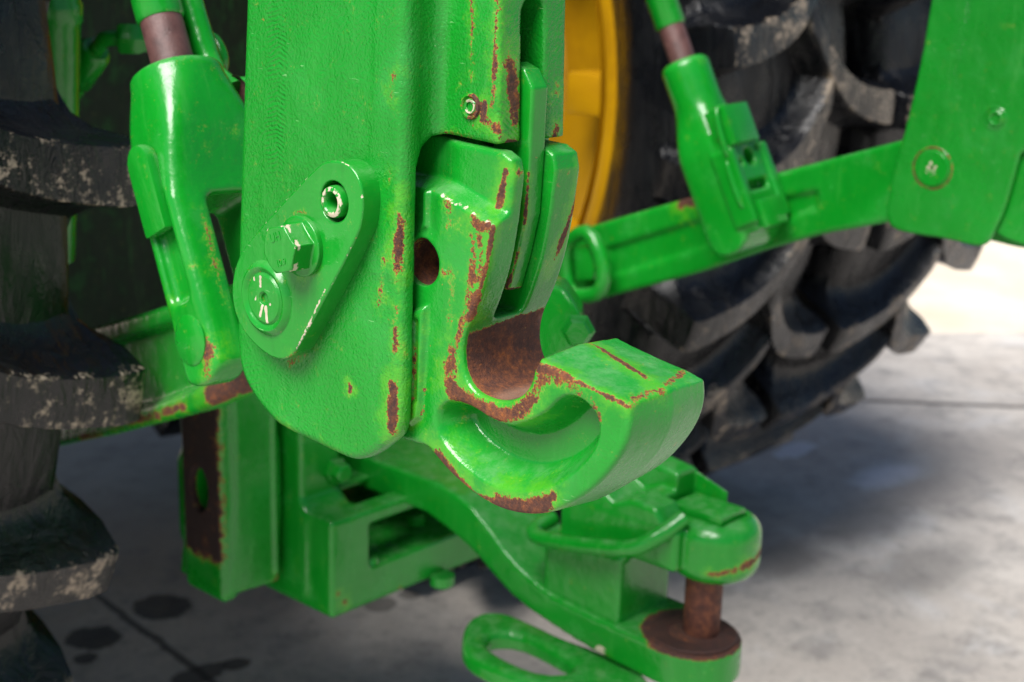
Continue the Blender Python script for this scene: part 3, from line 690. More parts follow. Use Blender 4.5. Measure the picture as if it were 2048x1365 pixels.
# pin plate with bolt, spring pin and pin head on the near leg
XP = -0.5455
PP = tr([(556, 722), (520, 702), (486, 665), (466, 620), (462, 570), (474, 518), (498, 480), (630, 335), (655, 320), (690, 324), (712, 345), (725, 380), (724, 440), (712, 480), (600, 690), (582, 715)], XP)
c_pin, c_bolt, c_sp = hx((533, 597), XP), hx((606, 492), XP), hx((668, 404), XP)
def build_pin_plate():
    G = Grid((XP, -0.118, -0.042), (XO+0.002, 0.026, 0.115), 0.00085)
    d = rmax(G.yz(chaikin(PP, 3)), G.slab(G.X, XP, XO+0.001), 0.0010)
    d = cut(d, np.sqrt((G.Y-c_sp[1])**2+(G.Z-c_sp[2])**2)-0.0125, 0.0006)
    me = G.mesh(d, 'pin_plate')
    edge = [(x, ) for x in ()]
    rim_ = [np.array([XP, *q]) for q in chaikin(PP, 3)]
    lit = [rim_[i] for i in range(len(rim_))]
    st = [(lit+[lit[0]], 0.0016, 0.56)]
    L = lambda pts, r, s: ([hx(p, XP) for p in pts], r, s)
    st += [L([(725, 395), (727, 430)], 0.004, 0.45), L([(650, 580), (600, 685), (585, 712)], 0.0018, 0.6), L([(497, 478), (640, 328)], 0.0014, 0.55)]
    paint_attr(me, 'prime', st)
    ru = [L([(600, 545), (625, 530)], 0.004, 0.75), L([(575, 722), (605, 700)], 0.004, 0.45), L([(588, 424), (610, 425)], 0.003, 0.35)]
    return paint_attr(me, 'rust', ru)
pp = obj('pin_plate', build_pin_plate(), M['plate'], qh)
def build_bolt():
    G = Grid((XP-0.026, -0.022, -0.022), (XP+0.002, 0.022, 0.022), 0.0006)
    rr = np.sqrt(G.Y**2+G.Z**2)
    cone = np.maximum(rr-0.0192, np.maximum(G.X-(XP+0.001), (XP-0.0022)-G.X-(0.0192-rr)*0.30))
    fl = rmax(rr-0.0192, G.slab(G.X, XP-0.0035, XP+0.001), 0.0008)
    coneh = np.maximum(rr-0.0192, np.maximum(G.X-XP, (XP-0.0035-(0.0192-rr)*0.22)-G.X))
    a0 = radians(12); hexd = -1.0
    for i in range(3):
        a = a0+i*pi/3; hh = np.abs(G.Y*cos(a)+G.Z*sin(a))-0.0142
        hexd = np.maximum(hexd, hh)
    hd = np.maximum(hexd, G.slab(G.X, XP-0.0195, XP))
    cham = (rr-0.0143)*0.5+((XP-0.0195)-G.X)*0.87
    hd = rmax(hd, cham, 0.0004)
    d = rmin(np.minimum(fl, coneh), hd, 0.0008)
    me = G.mesh(d, 'bolt')
    V = coords(me); r = np.hypot(V[:, 1], V[:, 2])
    ang = np.arctan2(V[:, 2], -V[:, 1])
    near = np.exp(-((V[:, 0]-(XP-0.0165))/0.003)**2)*np.exp(-((r-0.0150)/0.0013)**2)
    hx_ = np.zeros(len(V))
    for i in range(6):
        a = a0+pi/6+i*pi/3; hx_ = np.maximum(hx_, np.exp(-((V[:, 1]-0.0164*cos(a))**2+(V[:, 2]-0.0164*sin(a))**2)/0.0022**2))
    pr = np.clip(near*0.55+hx_*0.40*(V[:, 0] < XP-0.009), 0, 1)
    at = me.attributes.new('prime', 'FLOAT', 'POINT'); at.data.foreach_set('value', pr.astype(np.float32))
    return me
bo = obj('bolt', build_bolt(), M['plate'], pp, off=(0, c_bolt[1], c_bolt[2]))
def raised_text(body, size, y, z, x, rot, depth=0.0004):
    cu = bpy.data.curves.new('mark', 'FONT'); cu.body = body; cu.size = size; cu.extrude = depth; cu.align_x = 'CENTER'; cu.align_y = 'CENTER'; cu.resolution_u = 2
    to = bpy.data.objects.new('mark', cu); COL.objects.link(to)
    bpy.context.view_layer.update()
    me = bpy.data.meshes.new_from_object(to.evaluated_get(bpy.context.evaluated_depsgraph_get()))
    bpy.data.objects.remove(to); bpy.data.curves.remove(cu)
    # text plane faces -x, reading towards -y
    Mx = Matrix(((0, 0, -1, x), (-1, 0, 0, y), (0, 1, 0, z), (0, 0, 0, 1)))
    me.transform(Matrix.Rotation(rot, 4, 'Z')); me.transform(Mx); return me
tb = join_meshes([raised_text('UH', 0.0078, 0.0030, 0.0072, XP-0.0195, radians(25)), raised_text('10.9', 0.0060, -0.0030, -0.0075, XP-0.0195, radians(24))], 'bolt_marks')
bm_marks = obj('bolt_marks', shift(tb, (0, c_bolt[1], c_bolt[2])), M['plate'], pp)
def ring(prof, c, n=40, name='ring'): return lathe(prof, (XP, c[1], c[2]), (-1, 0, 0), n, name)
def att(me, name, fn):
    V = coords(me); at = me.attributes.new(name, 'FLOAT', 'POINT'); at.data.foreach_set('value', fn(V).astype(np.float32)); return me
sp = ring([(-0.012, 0.0), (-0.012, 0.0048), (-0.002, 0.0050), (0.0018, 0.0056), (0.0030, 0.0068), (0.0030, 0.0078), (0.0022, 0.0092), (0.0, 0.0100), (-0.012, 0.0100)], c_sp, 40, 'spring_pin')
att(sp, 'prime', lambda V: 0.60*np.clip((XP-0.0012-V[:, 0])/0.0010, 0, 1))
obj('spring_pin', sp, M['plate'], pp)
ph = ring([(-0.004, 0.0), (-0.003, 0.0030), (0.0016, 0.0036), (0.0022, 0.0044), (0.0022, 0.0165), (0.0014, 0.0174), (0.0020, 0.0184), (0.0034, 0.0200), (0.0036, 0.0212), (0.0024, 0.0232), (0.0, 0.0250)], c_pin, 56, 'pin_head')
def php(V):
    y, z = V[:, 1]-c_pin[1], V[:, 2]-c_pin[2]; return np.zeros(len(V))
obj('pin_head', ph, M['plate'], pp)
# scraped paint on the pin head: a small flat washer of its own mesh density would hide it, so the disc is dense
def build_pin_face():
    G = Grid((XP-0.0034, -0.018, -0.018), (XP-0.0008, 0.018, 0.018), 0.0006)
    rr = np.sqrt(G.Y**2+G.Z**2)
    d = rmax(rr-0.0163, G.slab(G.X, XP-0.0028, XP-0.0010), 0.0008); d = cut(d, rr-0.0042, 0.0008)
    me = G.mesh(d, 'pin_face'); me.transform(Matrix.Translation((0, c_pin[1], c_pin[2])))
    L = lambda pts, r, s: ([hx(p, XP-0.003) for p in pts], r, s)
    st = [L([(520, 555), (520, 572)], 0.0022, 0.9), L([(505, 548), (508, 560)], 0.0018, 0.75), L([(512, 590), (510, 600)], 0.0015, 0.6), L([(524, 612), (520, 632)], 0.002, 0.9), L([(531, 615), (533, 640), (535, 655)], 0.0023, 0.95), L([(540, 610)], 0.002, 0.8), L([(545, 660)], 0.003, 0.8), L([(553, 575)], 0.0015, 0.6), L([(530, 532)], 0.002, 0.7)]
    return paint_attr(me, 'prime', st)
obj('pin_face', build_pin_face(), M['plate'], pp)
# spring pin in the web
cw = hx((942, 213), -0.500)
wp = lathe([(-0.004, 0), (-0.004, 0.0024), (0.0012, 0.0028), (0.0016, 0.0040), (0.0006, 0.0048), (0.0004, 0.0054), (0.0020, 0.0062), (0.0018, 0.0072), (0.0, 0.0078)], (-0.500, cw[1], cw[2]), (-1, 0, 0), 36, 'web_pin')
att(wp, 'prime', lambda V: np.where((np.hypot(V[:, 1]-cw[1], V[:, 2]-cw[2]) < 0.0046) & (V[:, 0] < -0.5008), 0.56, 0.0))
att(wp, 'rust', lambda V: np.where(np.hypot(V[:, 1]-cw[1], V[:, 2]-cw[2]) > 0.0042, 0.62, 0.1)*(0.6+0.5*((V[:, 1]-cw[1]) < 0.001)))
obj('web_pin', wp, M['plate'], qh)
# pin and plug on the inner face of the far leg
fl_ = lathe([(0, 0.0), (-0.002, 0.002), (0.0025, 0.003), (0.0025, 0.0195), (0.0016, 0.0205), (-0.001, 0.0215), (-0.001, 0.0222), (0.001, 0.0236), (0.0, 0.025)], (0.430, 0.0, 0.0), (-1, 0, 0), 40, 'pin_end')
att(fl_, 'prime', lambda V: np.where((np.abs(V[:, 1]-0.001) < 0.005) & (np.abs(V[:, 2]) < 0.014), 0.62, 0.0))
att(fl_, 'rust', lambda V: np.where(np.hypot(V[:, 1], V[:, 2]) > 0.0208, 0.62, 0.0))
obj('pin_end', fl_, M['plate'], qh)
obj('spring_pin', lathe([(-0.01, 0.0), (-0.01, 0.004), (0.001, 0.0045), (0.002, 0.007), (0.001, 0.0095), (-0.0005, 0.0105), (0.0012, 0.0120), (0.0, 0.0135)], (0.430, -0.0641, 0.0669), (-1, 0, 0), 32, 'spring_pin'), M['plate'], qh)

# ------------------------------------------------------------------ lower links
def link(name, label, xs, P, rec, at0, sx, group):
    t = thing(name, label, 'lower link', at0, group)
    ys, zs = P[:, 0], P[:, 1]
    G = Grid((min(xs), ys.min(), zs.min()), (max(xs), ys.max(), zs.max()), 0.0035)
    d2 = G.yz(P)
    dep = 0
    for R, dd in rec: dep = dep+dd*sstep(-sd_poly(R, G.ax[1], G.ax[2]), -0.001, 0.006)[None]
    xl = min(xs)+dep
    d = rmax(d2, np.maximum(xl-G.X, G.X-max(xs)), 0.004)
    me = G.mesh(d, 'link_bar')
    return t, me
PR = trw([(1120, 478), (1150, 462), (1250, 432), (1380, 395), (1520, 355), (1790, 284), (1830, 272), (1860, 440), (1790, 443), (1640, 470), (1520, 503), (1400, 545), (1300, 572), (1200, 598), (1120, 612)], 0.441)
PR = np.vstack([PR])
back = (PR[0]+PR[-1])/2+np.array([0.45, -0.16])
PR2 = np.vstack([PR, PR[-1]+np.array([0.42, -0.13]), PR[0]+np.array([0.42, -0.17])])
rec = [(trw([(1555, 395), (1640, 378), (1635, 420), (1570, 445), (1500, 470), (1210, 560), (1210, 495), (1390, 440)], 0.441), 0.006)]
t, me = link('lower_link', 'flat green lower link running across to the right hitch leg', (0.441, 0.476), PR2, rec, tuple(wx((1790, 360), 0.445)), 1, 'lower links')
org = wx((1790, 360), 0.445)
L = lambda pts, r, s: ([wx(p, 0.441) for p in pts], r, s)
paint_attr(me, 'rust', [L([(1365, 405), (1390, 400)], 0.016, 0.85), L([(1630, 400), (1640, 420)], 0.008, 0.25)]); paint_attr(me, 'prime', [L([(1520, 370), (1540, 372)], 0.012, 0.3)])
obj('link_bar', shift(me, tuple(-org)), M['green'], t)
# bracket near its front end
bp = [wx(p, 0.405) for p in ((1128, 500), (1150, 470), (1180, 462), (1206, 520), (1208, 570), (1190, 592), (1135, 590))]
bq = [wx(p, 0.405) for p in ((1150, 495), (1175, 492), (1188, 530), (1186, 560), (1150, 562))]
obj('link_bracket', shift(tube([Vector(q) for q in chaikin(np.array(bp), 1)], 0.011, 10, closed=True), tuple(-org)), M['green'], t)
obj('link_block', shift(prism([tuple(q) for q in bq], (0.03, 0, 0), 0.004), tuple(-org)), M['green'], t)

XL = -0.42; SLK = 0.2                                # the left link runs inwards as it goes forward
def sl(p): return hit(p, (1, -SLK, 0), (XL, 0.12, 0))
def trl(pts): return np.array([sl(p)[1:] for p in pts])
PLk = trl([(100, 683), (150, 666), (240, 640), (330, 612), (450, 572), (520, 545), (640, 490), (660, 740), (520, 778), (450, 800), (380, 832), (300, 852), (220, 872), (150, 886), (60, 905), (0, 918), (0, 722)])
recL = [(trl([(0, 748), (200, 690), (340, 645), (520, 590), (640, 555), (640, 690), (520, 735), (450, 760), (300, 815), (150, 845), (0, 880)]), 0.012)]
t, me = link('lower_link', 'shaded green lower link behind the left lift link, rust on its lower edge', (XL, XL+0.042), PLk, recL, tuple(sl((460, 680))), -1, 'lower links')
org = sl((460, 680))
co = coords(me); co[:, 0] += SLK*(co[:, 1]-0.12); me.vertices.foreach_set('co', co.ravel()); me.update()
L = lambda pts, r, s: ([sl(p) for p in pts], r, s)
paint_attr(me, 'rust', [L([(420, 790), (470, 765), (520, 760)], 0.022, 0.95), L([(220, 848), (300, 835), (370, 812)], 0.008, 0.7), L([(150, 650), (190, 650)], 0.012, 0.5), L([(200, 870), (160, 880)], 0.01, 0.6)])
obj('link_bar', shift(me, tuple(-org)), M['green'], t)

# ------------------------------------------------------------------ lift links
def lift_frame(pb, pt):
    uz = (pt-pb)/np.linalg.norm(pt-pb); ux = np.array([1.0, 0, 0]); ux = ux-uz*(ux@uz); ux /= np.linalg.norm(ux); uy = np.cross(uz, ux)
    return Matrix(((ux[0], uy[0], uz[0], pb[0]), (ux[1], uy[1], uz[1], pb[1]), (ux[2], uy[2], uz[2], pb[2]), (0, 0, 0, 1)))
# left: a forked casting under a threaded rod
pb, pt = wx((490, 665), -0.45), wx((317, 20), -0.435)
T = thing('lift_link', 'green forked lift link with bare brown rod, left of the hook', 'lift link', tuple(pb), 'lift links')
T.matrix_world = lift_frame(pb, pt)
Lz = np.linalg.norm(pt-pb); Tm = np.array(lift_frame(pb, pt))
def loc_of(P): return np.linalg.inv(Tm)@np.array([*P, 1.0])
zt = loc_of(wx((352, 135), -0.44))[2]; zg = loc_of(wx((430, 395), -0.45))[2]
def build_fork(zt, zg):
    G = Grid((-0.070, -0.048, -0.062), (0.070, 0.048, zt+0.004), 0.0028)
    X, Y, Z = G.X, G.Y, G.Z
    wx_ = 0.036+0.014*np.clip((zt-0.01-Z)/(zt-0.01-zg), 0, 1); wy_ = 0.036-0.009*sstep(-Z, -(zt-0.04), -(zg))
    # superellipse section that turns from round to square
    n = 2.2+4.0*sstep(-Z, -(zt-0.005), -(zt-0.075))
    q = (np.abs(X/wx_)**n+np.abs(Y/wy_)**n)**(1/n)
    d = (q-1)*np.minimum(wx_, wy_)
    d = rmax(d, Z-zt, 0.007)
    gap = rmax(np.abs(X)-0.0200, Z-zg, 0.007)
    d = cut(d, gap, 0.004)
    low = np.sqrt((Y)**2+(Z)**2)-0.036
    d = rmax(d, np.where(Z < 0, np.maximum(np.abs(Y)-0.03, low+0.0), -1.0)+np.where(Z < 0, 0, 0)-0.0, 0.003)
    # long shallow recess down the outer faces
    rc = rmax(rmax(np.abs(Y)-0.013, G.slab(Z, 0.03, zg+0.01), 0.006), np.abs(np.abs(X)-0.050)-0.008, 0.003)
    d = cut(d, rc, 0.002)
    return G.mesh(d, 'fork')
fk = build_fork(zt, zg)
L = lambda pts, r, s: ([(Matrix(Tm).inverted()@Vector(wy(p, float(Tm[1, 3])+yo)))[:] for p in pts], r, s)
paint_attr(fk, 'rust', [([(-0.062, 0.02, zg-0.06), (-0.062, 0.01, zg-0.10)], 0.012, 0.6), ([(-0.05, -0.02, -0.01), (-0.055, -0.01, -0.03)], 0.012, 0.6), ([(-0.05, -0.025, 0.05)], 0.008, 0.45), ([(-0.03, -0.03, 0.03), (-0.028, -0.025, 0.09)], 0.006, 0.5),
                        ([(-0.01, -0.03, zg+0.03)], 0.006, 0.4), ([(0.02, -0.03, zt-0.06)], 0.006, 0.4)])
obj('fork', fk, M['green'], T)
sy = [(0.001+0.015*cos(a), zg+0.035+0.015*sin(a)) for a in np.linspace(pi, 0, 9)]
sp_ = [(-0.0555, y, z) for y, z in [(-0.014, 0.085)]+sy+[(0.016, 0.085)]]
obj('side_strap', prism(sp_, (0.011, 0, 0), 0.003), M['green'], T)
obj('pivot_pin', lathe([(0.040, 0), (0.0515, 0.0), (0.0515, 0.018), (0.0505, 0.0195), (0.040, 0.0195)], (0, 0, 0), (-1, 0, 0), 28), M['green'], T)
zr = loc_of(wx((320, 45), -0.435))[2]
obj('rod', lathe([(zt-0.02, 0), (zt-0.02, 0.0170), (zr+0.03, 0.0170)], (0, 0, 0), (0, 0, 1), 28), M['rod'], T)
obj('upper_tube', lathe([(zr, 0.0), (zr, 0.0175), (zr+0.003, 0.0195), (zr+0.55, 0.0195)], (0, 0, 0), (0, 0, 1), 28), M['green'], T)
# swinging strap with a tube and a wire loop behind it
s0 = [wx(p, -0.40) for p in ((372, -20), (392, 50), (412, 110), (432, 150), (470, 182))]
org = s0[2]
T2 = thing('latch_strap', 'thin green strap with wire loop between lift link and hitch leg', 'strap', tuple(org))
obj('strap_rod', shift(tube(spline(s0, 5), [0.0115]*10+[0.0105]*5+[0.009]*6, 12), tuple(-org)), M['green'], T2)
pe = chaikin(np.array([wx(p, -0.395) for p in ((425, 150), (450, 155), (500, 155), (500, 260), (485, 262), (455, 200))]), 2)
obj('strap_plate', shift(prism([tuple(q) for q in pe], (0.012, 0, 0), 0.003), tuple(-org)), M['green'], T2)
h0 = wx((480, 185), -0.3965)
obj('strap_hole', shift(lathe([(-0.0012, 0.0), (0.0, 0.011), (0.003, 0.0125), (0.004, 0.014)], h0, (-1, 0, 0), 24), tuple(-org)), M['rustdark'], T2)
lpz = [wx(p, -0.37) for p in ((400, 75), (425, 78), (440, 100), (445, 125), (438, 145), (424, 140))]
obj('wire_loop', shift(tube(spline(lpz, 6), 0.0055, 10), tuple(-org)), M['green'], T2)

# right: clevis with a stepped lock block and a wire clip
pb, pt = wx((1480, 445), 0.405), wx((1325, 5), 0.395)
T = thing('lift_link', 'green lift link with slotted fork and wire clip on the right lower link', 'lift link', tuple(pb), 'lift links')
Tm = np.array(lift_frame(pb, pt)); T.matrix_world = lift_frame(pb, pt)
def zof(p): return float(loc_of(wx(p, 0.40))[2])
ztr, zs = zof((1378, 118)), zof((1430, 260))
def build_clevis(zt):
    G = Grid((-0.062, -0.050, -0.045), (0.062, 0.045, zt+0.004), 0.0028)
    X, Y, Z = G.X, G.Y, G.Z
    k = sstep(-Z, -(zt-0.06), -(zt-0.13))
    wx_ = 0.031+0.012*k; wy_ = 0.031+0.004*k
    n = 2.0+3.0*sstep(-Z, -(zt-0.05), -(zt-0.12))
    q = (np.abs(X/wx_)**n+np.abs(Y/wy_)**n)**(1/n)
    d = rmax((q-1)*np.minimum(wx_, wy_), Z-zt, 0.010)
    d = rmax(d, np.sqrt(Y**2*1.0+(np.minimum(Z-0.0, 0))**2)-0.037, 0.003)
    # rear plate standing proud, with a pocket
    pl = G.box((-0.040, -0.049, -0.020), (0.030, -0.028, zt-0.105), 0.004)
    d = rmin(d, pl, 0.003)
    d = cut(d, G.box((-0.026, -0.070, 0.030), (0.016, -0.034, zt-0.175), 0.003), 0.002)
    for xa, xb in ((-0.046, -0.036), (0.024, 0.036)): d = rmin(d, G.box((xa, -0.058, -0.010), (xb, -0.02, zt-0.13), 0.003), 0.001)
    d = cut(d, G.cyl(1, (-0.004, zt-0.145), 0.011, -0.08, -0.03), 0.001)
    d = cut(d, G.cyl(1, (-0.026, zt-0.150), 0.004, -0.08, -0.03), 0.001)
    d = cut(d, G.cyl(1, (0.018, zt-0.135), 0.004, -0.08, -0.03), 0.001)
    # slot through the side plate on the right
    ck = G.box((0.026, -0.040, -0.02), (0.050, 0.034, zt-0.085), 0.010); d = rmin(d, ck, 0.004)
    d = cut(d, G.box((0.037, -0.06, 0.055), (0.0445, 0.06, zt-0.115), 0.003), 0.002)
    return G.mesh(d, 'clevis')
obj('clevis', build_clevis(ztr), M['green'], T)
obj('lock_block', boxm((-0.040, -0.060, ztr-0.128), (0.014, -0.028, ztr-0.078), 0.003), M['green'], T)
obj('lower_block', boxm((-0.030, -0.058, -0.020), (0.018, -0.048, 0.016), 0.003), M['green'], T)
clip = [(-0.030, -0.055, ztr-0.080), (-0.044, -0.050, ztr-0.085), (-0.046, -0.046, ztr-0.13), (-0.038, -0.044, ztr-0.145), (-0.044, -0.040, ztr-0.15), (-0.044, -0.040, ztr-0.20), (-0.034, -0.044, ztr-0.205)]
obj('wire_clip', tube(spline(clip, 5), 0.0042, 10), M['green'], T)
zc1 = zof((1345, 55))
obj('rod', lathe([(ztr-0.02, 0), (ztr-0.02, 0.0165), (zc1+0.02, 0.0165)], (0, 0, 0), (0, 0, 1), 24), M['rod'], T)
obj('upper_tube', lathe([(zc1, 0), (zc1, 0.017), (zc1+0.003, 0.0195), (zc1+0.5, 0.0195)], (0, 0, 0), (0, 0, 1), 24), M['green'], T)

# bracket behind the hook
q = [wx(p, -0.16) for p in ((1070, 560), (1128, 580), (1160, 628), (1164, 650), (1150, 700), (1070, 740))]
T = thing('stabilizer_bracket', 'small green bracket with a hex bolt just behind the hook throat', 'bracket', tuple(q[0]))
obj('bracket_plate', shift(prism([tuple(p) for p in q], (0.04, 0.03, 0), 0.006, 3), tuple(-q[0])), M['green'], T)
c = wx((1156, 660), -0.165)
obj('bolt', shift(lathe([(0, 0.0), (0, 0.015), (0.004, 0.0155), (0.006, 0.0135), (0.018, 0.0130), (0.021, 0.010), (0.021, 0)], c, (-0.75, -0.6, 0.1), 6), tuple(-q[0])), M['green'], T)

# ------------------------------------------------------------------ drawbar hanger
HX0, HY = -0.092, 0.45
T = thing('drawbar_hanger', 'green window frame bracket carrying the drawbar, below the hitch leg', 'bracket', (HX0, HY, 0.38))
def hobj(name, me, m='green'): return obj(name, shift(me, (-HX0, -HY, -0.38)), M[m], T)
def build_frame():
    G = Grid((HX0, HY, 0.378), (0.262, HY+0.30, 0.62), 0.003)
    X, Y, Z = G.X, G.Y, G.Z
    d = G.box((HX0, HY, 0.380), (0.26, HY+0.30, 0.503), 0.004)
    d = cut(d, G.box((-0.031, HY-0.1, 0.428), (0.20, HY+0.5, 0.484), 0.004), 0.003)
    d = cut(d, G.box((-0.03, HY+0.03, 0.47), (0.20, HY+0.5, 0.60), 0.004), 0.003)
    ck = G.box((HX0, HY+0.055, 0.40), (HX0+0.062, HY+0.30, 0.62), 0.006)
    d = rmin(d, ck, 0.022)
    tp_ = G.box((-0.06, HY+0.07, 0.503), (0.24, HY+0.30, 0.512), 0.002)
    d = np.minimum(d, tp_)
    me = G.mesh(d, 'frame')
    st = [([(HX0+0.02, HY, 0.397)], 0.008, 0.8), ([(HX0+0.01, HY, 0.41)], 0.006, 0.6), ([(0.0, HY, 0.383), (0.02, HY, 0.384)], 0.004, 0.5)]
    return paint_attr(me, 'rust', st)
hobj('frame', build_frame())
c = wy((672, 942), HY+0.053)
hobj('bolt', lathe([(0, 0), (0, 0.017), (0.005, 0.017), (0.006, 0.0125), (0.018, 0.0125), (0.020, 0.010), (0.020, 0)], (c[0], HY+0.055, c[2]), (0, -1, 0), 6))
c = wz((826, 921), 0.5135)
hobj('bolt', lathe([(0, 0.0), (0, 0.015), (0.004, 0.015), (0.005, 0.012), (0.005, 0)], c, (0, 0, 1), 20), 'bolt')
c = wz((833, 1040), 0.436)
hobj('bolt', lathe([(0, 0), (0, 0.012), (0.012, 0.012), (0.014, 0.009), (0.014, 0)], (c[0], c[1], 0.430), (0, 0, 1), 6))
c = wz((753, 1128), 0.430); 
hobj('bolt', lathe([(0, 0), (0, 0.010), (0.007, 0.008), (0.007, 0)], (c[0], c[1]+0.01, 0.4285), (0, 0, 1), 12))
hobj('bolt', lathe([(0, 0), (0, 0.016), (0.012, 0.016), (0.016, 0.011), (0.016, 0)], tuple(wz((885, 1150), 0.385)), (0, 0, -1), 14))
# sway block beside it
SY = 0.53
pf = [wy(p, SY) for p in ((458, 1195), (560, 1162), (566, 1000), (562, 880), (545, 800), (500, 700), (460, 700), (466, 820), (472, 1000), (468, 1100))]
T = thing('sway_block', 'upright green sway block with rusty worn side, left of the drawbar hanger', 'sway block', tuple(pf[0]))
P2 = np.array([(p[0], p[2]) for p in pf])
def build_sway():
    G = Grid((P2[:, 0].min()-0.055, SY-0.004, P2[:, 1].min()-0.01), (P2[:, 0].max(), SY+0.16, P2[:, 1].max()), 0.003)
    X, Y, Z = G.X, G.Y, G.Z
    x0 = P2[0, 0]
    d = rmax(G.xz(P2), G.slab(Y, SY, SY+0.10), 0.004)
    fl = np.abs(X-(x0+0.074+0.02*sstep(Z, 0.40, 0.60)*0))-0.005
    side = rmax(rmax(G.slab(X, x0-0.004, x0+0.020), G.slab(Y, SY+0.006, SY+0.082), 0.006), np.abs(Z-(0.40+0.17))-0.17, 0.01)
    d = rmin(d, side, 0.004)
    d = cut(d, np.sqrt((Y-SY-0.048)**2+((Z-0.535)*0.6)**2)-0.016, 0.002)
    bead = rmax(rmax(G.slab(X, x0+0.066, x0+0.074), G.slab(Y, SY-0.004, SY+0.01), 0.002), Z*0+0.42-Z, 0.002)
    d = np.minimum(d, np.maximum(bead, G.xz(P2)))
    me = G.mesh(d, 'block')
    V = coords(me)
    m = (V[:, 0] < x0+0.004)*np.clip((V[:, 2]-0.44)/0.02, 0, 1)*np.clip((V[:, 1]-SY-0.002)/0.01, 0, 1)
    return paint_attr(me, 'rust', [([(x0+0.07, SY, 0.41), (x0+0.08, SY, 0.43)], 0.008, 0.7)], m*0.95)
obj('block', shift(build_sway(), tuple(-pf[0])), M['sway'], T)

# ------------------------------------------------------------------ drawbar
AX, AY = 0.083, 0.055
T = thing('drawbar', 'green offset drawbar with rusty eye at the lower right', 'drawbar', (AX, AY, 0.40))
DB = np.array([(0.80, 0.492), (0.418, 0.492), (0.372, 0.480), (0.335, 0.466), (0.303, 0.446), (0.265, 0.426), (0.19, 0.4105), (0.133, 0.403), (0.065, 0.399), (-0.02, 0.399), (-0.02, 0.4385), (0.087, 0.4440), (0.127, 0.4445), (0.20, 0.449), (0.236, 0.457), (0.278, 0.475), (0.313, 0.503), (0.350, 0.526), (0.40, 0.535), (0.80, 0.535)])
DB = np.vstack([[DB[0]], chopen(DB[1:9], 1), [DB[9], DB[10]], chopen(DB[11:19], 1), [DB[19]]])
def dobj(name, me, m='green', lab=None): return obj(name, shift(me, (-AX, -AY, -0.40)), M[m], T, label=lab)
def build_bar():
    G = Grid((0.028, -0.01, 0.395), (0.14, 0.80, 0.54), 0.003)
    plan = rmax(np.abs(G.X-AX)-0.0535, -1+0*G.Y, 0.0)
    eye = np.where(G.Y < AY, np.sqrt((G.X-AX)**2+(G.Y-AY)**2)-0.0535, np.abs(G.X-AX)-0.0535)
    d = rmax(G.yz(DB), eye, 0.004)
    me = G.mesh(d, 'bar')
    V = coords(me)
    r = np.hypot(V[:, 0]-AX, V[:, 1]-AY); top = V[:, 2] > 0.4365
    base = np.where(top, np.clip((0.060-r)/0.006, 0, 1), 0)
    st = [([wx((1205, 1300), 0.029)], 0.008, 0.0)]
    paint_attr(me, 'rust', [([wx((1215, 1312), 0.029)], 0.006, 0.5)], base)
    paint_attr(me, 'prime', [([wx((1200, 1302), 0.029)], 0.012, 0.9)])
    return me
dobj('bar', build_bar())
dobj('wear_ring', lathe([(0.0, 0.026), (0.0, 0.0475), (0.003, 0.049), (0.005, 0.047), (0.005, 0.0275), (0.003, 0.026)], (AX, AY, 0.4395), (0, 0, 1), 40, closed=True), 'rustdark')
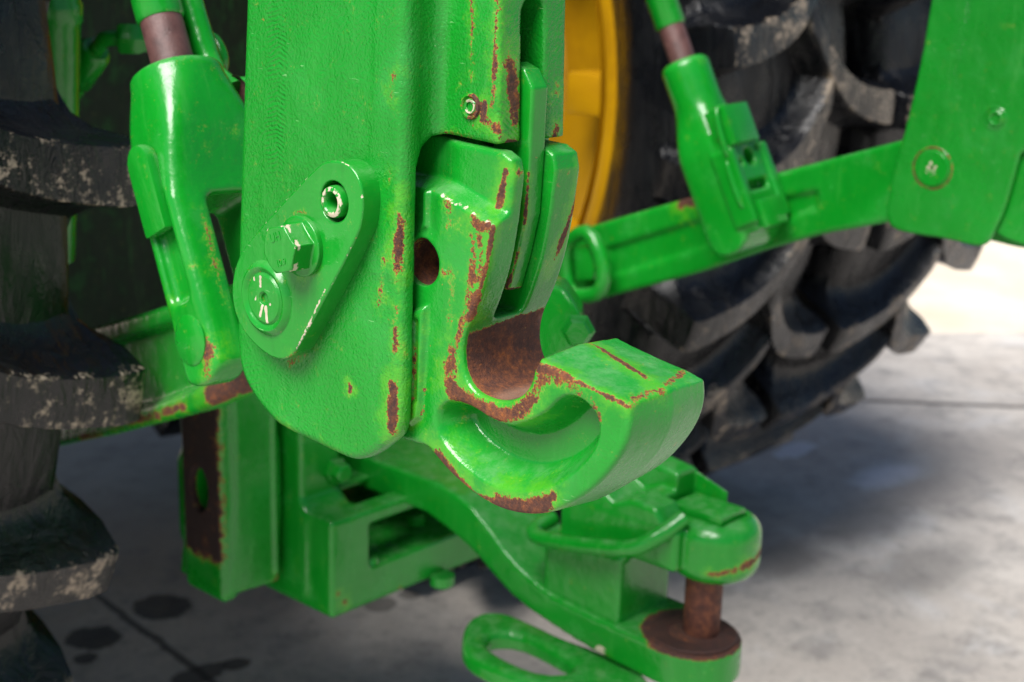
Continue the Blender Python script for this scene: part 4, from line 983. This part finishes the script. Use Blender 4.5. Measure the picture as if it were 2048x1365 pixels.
def build_strap():
    G = Grid((0.030, -0.005, 0.435), (0.158, 0.245, 0.625), 0.0022)
    X, Y, Z = G.X, G.Y, G.Z
    d = G.box((0.036, 0.122, 0.438), (0.130, 0.232, 0.522), 0.005)
    arch = rmax(rmax(Z-0.515, (0.115-Y)*1.0, 0.012), np.abs(X-AX)-0.022, 0.004)
    # arm to the rounded end above the pin
    arm = G.box((0.042, AY, 0.524), (0.130, 0.205, 0.572), 0.006)
    d = rmin(d, arm, 0.012)
    prof = G.yz(np.array([(0.215, 0.52), (0.215, 0.590), (0.19, 0.604), (0.165, 0.596), (0.14, 0.582), (0.115, 0.593), (0.085, 0.590), (0.07, 0.572), (0.07, 0.53)]))
    d = rmin(d, rmax(prof, np.abs(X-0.075)-0.034, 0.006), 0.004)
    prof2 = G.yz(np.array([(0.20, 0.53), (0.20, 0.610), (0.16, 0.620), (0.10, 0.612), (0.05, 0.596), (0.05, 0.54)]))
    d = rmin(d, rmax(prof2, np.abs(X-0.115)-0.018, 0.006), 0.004)
    KX, KY = AX+0.022, AY-0.006
    rr = np.sqrt((X-KX)**2+(Y-KY)**2)
    knob = rmax(rr-0.0495, G.slab(Z, 0.510, 0.578), 0.020)
    d = rmin(d, knob, 0.002)
    d = cut(d, rmax(rmax(np.abs(X-KX)-0.026, np.abs(Y-KY-0.012)-0.036, 0.003), 0.566-Z, 0.002), 0.002)
    me = G.mesh(d, 'hammer_strap')
    st = []
    arc = [(KX+0.0495*sin(a), KY-0.0495*cos(a), 0.538+0.010*a) for a in np.linspace(radians(-60), radians(55), 12)]
    st = [(arc[:4], 0.007, 0.62), (arc[4:], 0.009, 0.72)]
    return paint_attr(me, 'rust', st)
dobj('hammer_strap', build_strap())
rodp = [(0.060, 0.240, 0.528), (0.030, 0.240, 0.524), (0.019, 0.226, 0.522), (0.017, 0.19, 0.527), (0.017, 0.14, 0.537), (0.020, 0.095, 0.549), (0.034, 0.072, 0.566), (0.058, 0.058, 0.584)]
dobj('retaining_rod', tube(spline(rodp, 6), 0.0092, 12))
zl = 0.397
lo_ = np.array([wz(p, zl)[:2] for p in ((922, 1278), (930, 1240), (960, 1221), (1010, 1221), (1062, 1242), (1130, 1275), (1200, 1298), (1305, 1348), (1290, 1385), (1170, 1385), (1100, 1372), (1030, 1352), (960, 1325), (928, 1302))])
li_ = np.array([wz(p, zl)[:2] for p in ((978, 1280), (990, 1268), (1030, 1268), (1080, 1290), (1140, 1325), (1135, 1340), (1090, 1342), (1040, 1325), (990, 1298))])
def build_loop():
    G = Grid((lo_[:, 0].min(), lo_[:, 1].min(), zl-0.030), (lo_[:, 0].max(), lo_[:, 1].max(), zl), 0.0022)
    d = rmax(np.maximum(G.xy(chaikin(lo_, 2)), -(G.xy(chaikin(li_, 1))-0.004)), G.slab(G.Z, zl-0.026, zl), 0.010)
    return G.mesh(d, 'chain_loop')
dobj('chain_loop', build_loop())
# the pin hangs in the eye and can be lifted out
T = thing('drawbar_pin', 'rusty brown drawbar pin standing in the drawbar eye', 'pin', (AX+0.013, AY-0.002, 0.44))
obj('shaft', lathe([(-0.10, 0.0), (-0.10, 0.018), (-0.095, 0.0205), (0.129, 0.0205), (0.129, 0)], (0, 0, 0), (0, 0, 1), 32), M['rust'], T)
obj('head', boxm((-0.0145, -0.026, 0.1285), (0.0325, 0.040, 0.1440), 0.003), M['green'], T, label='square green pin head lying in the strap recess')
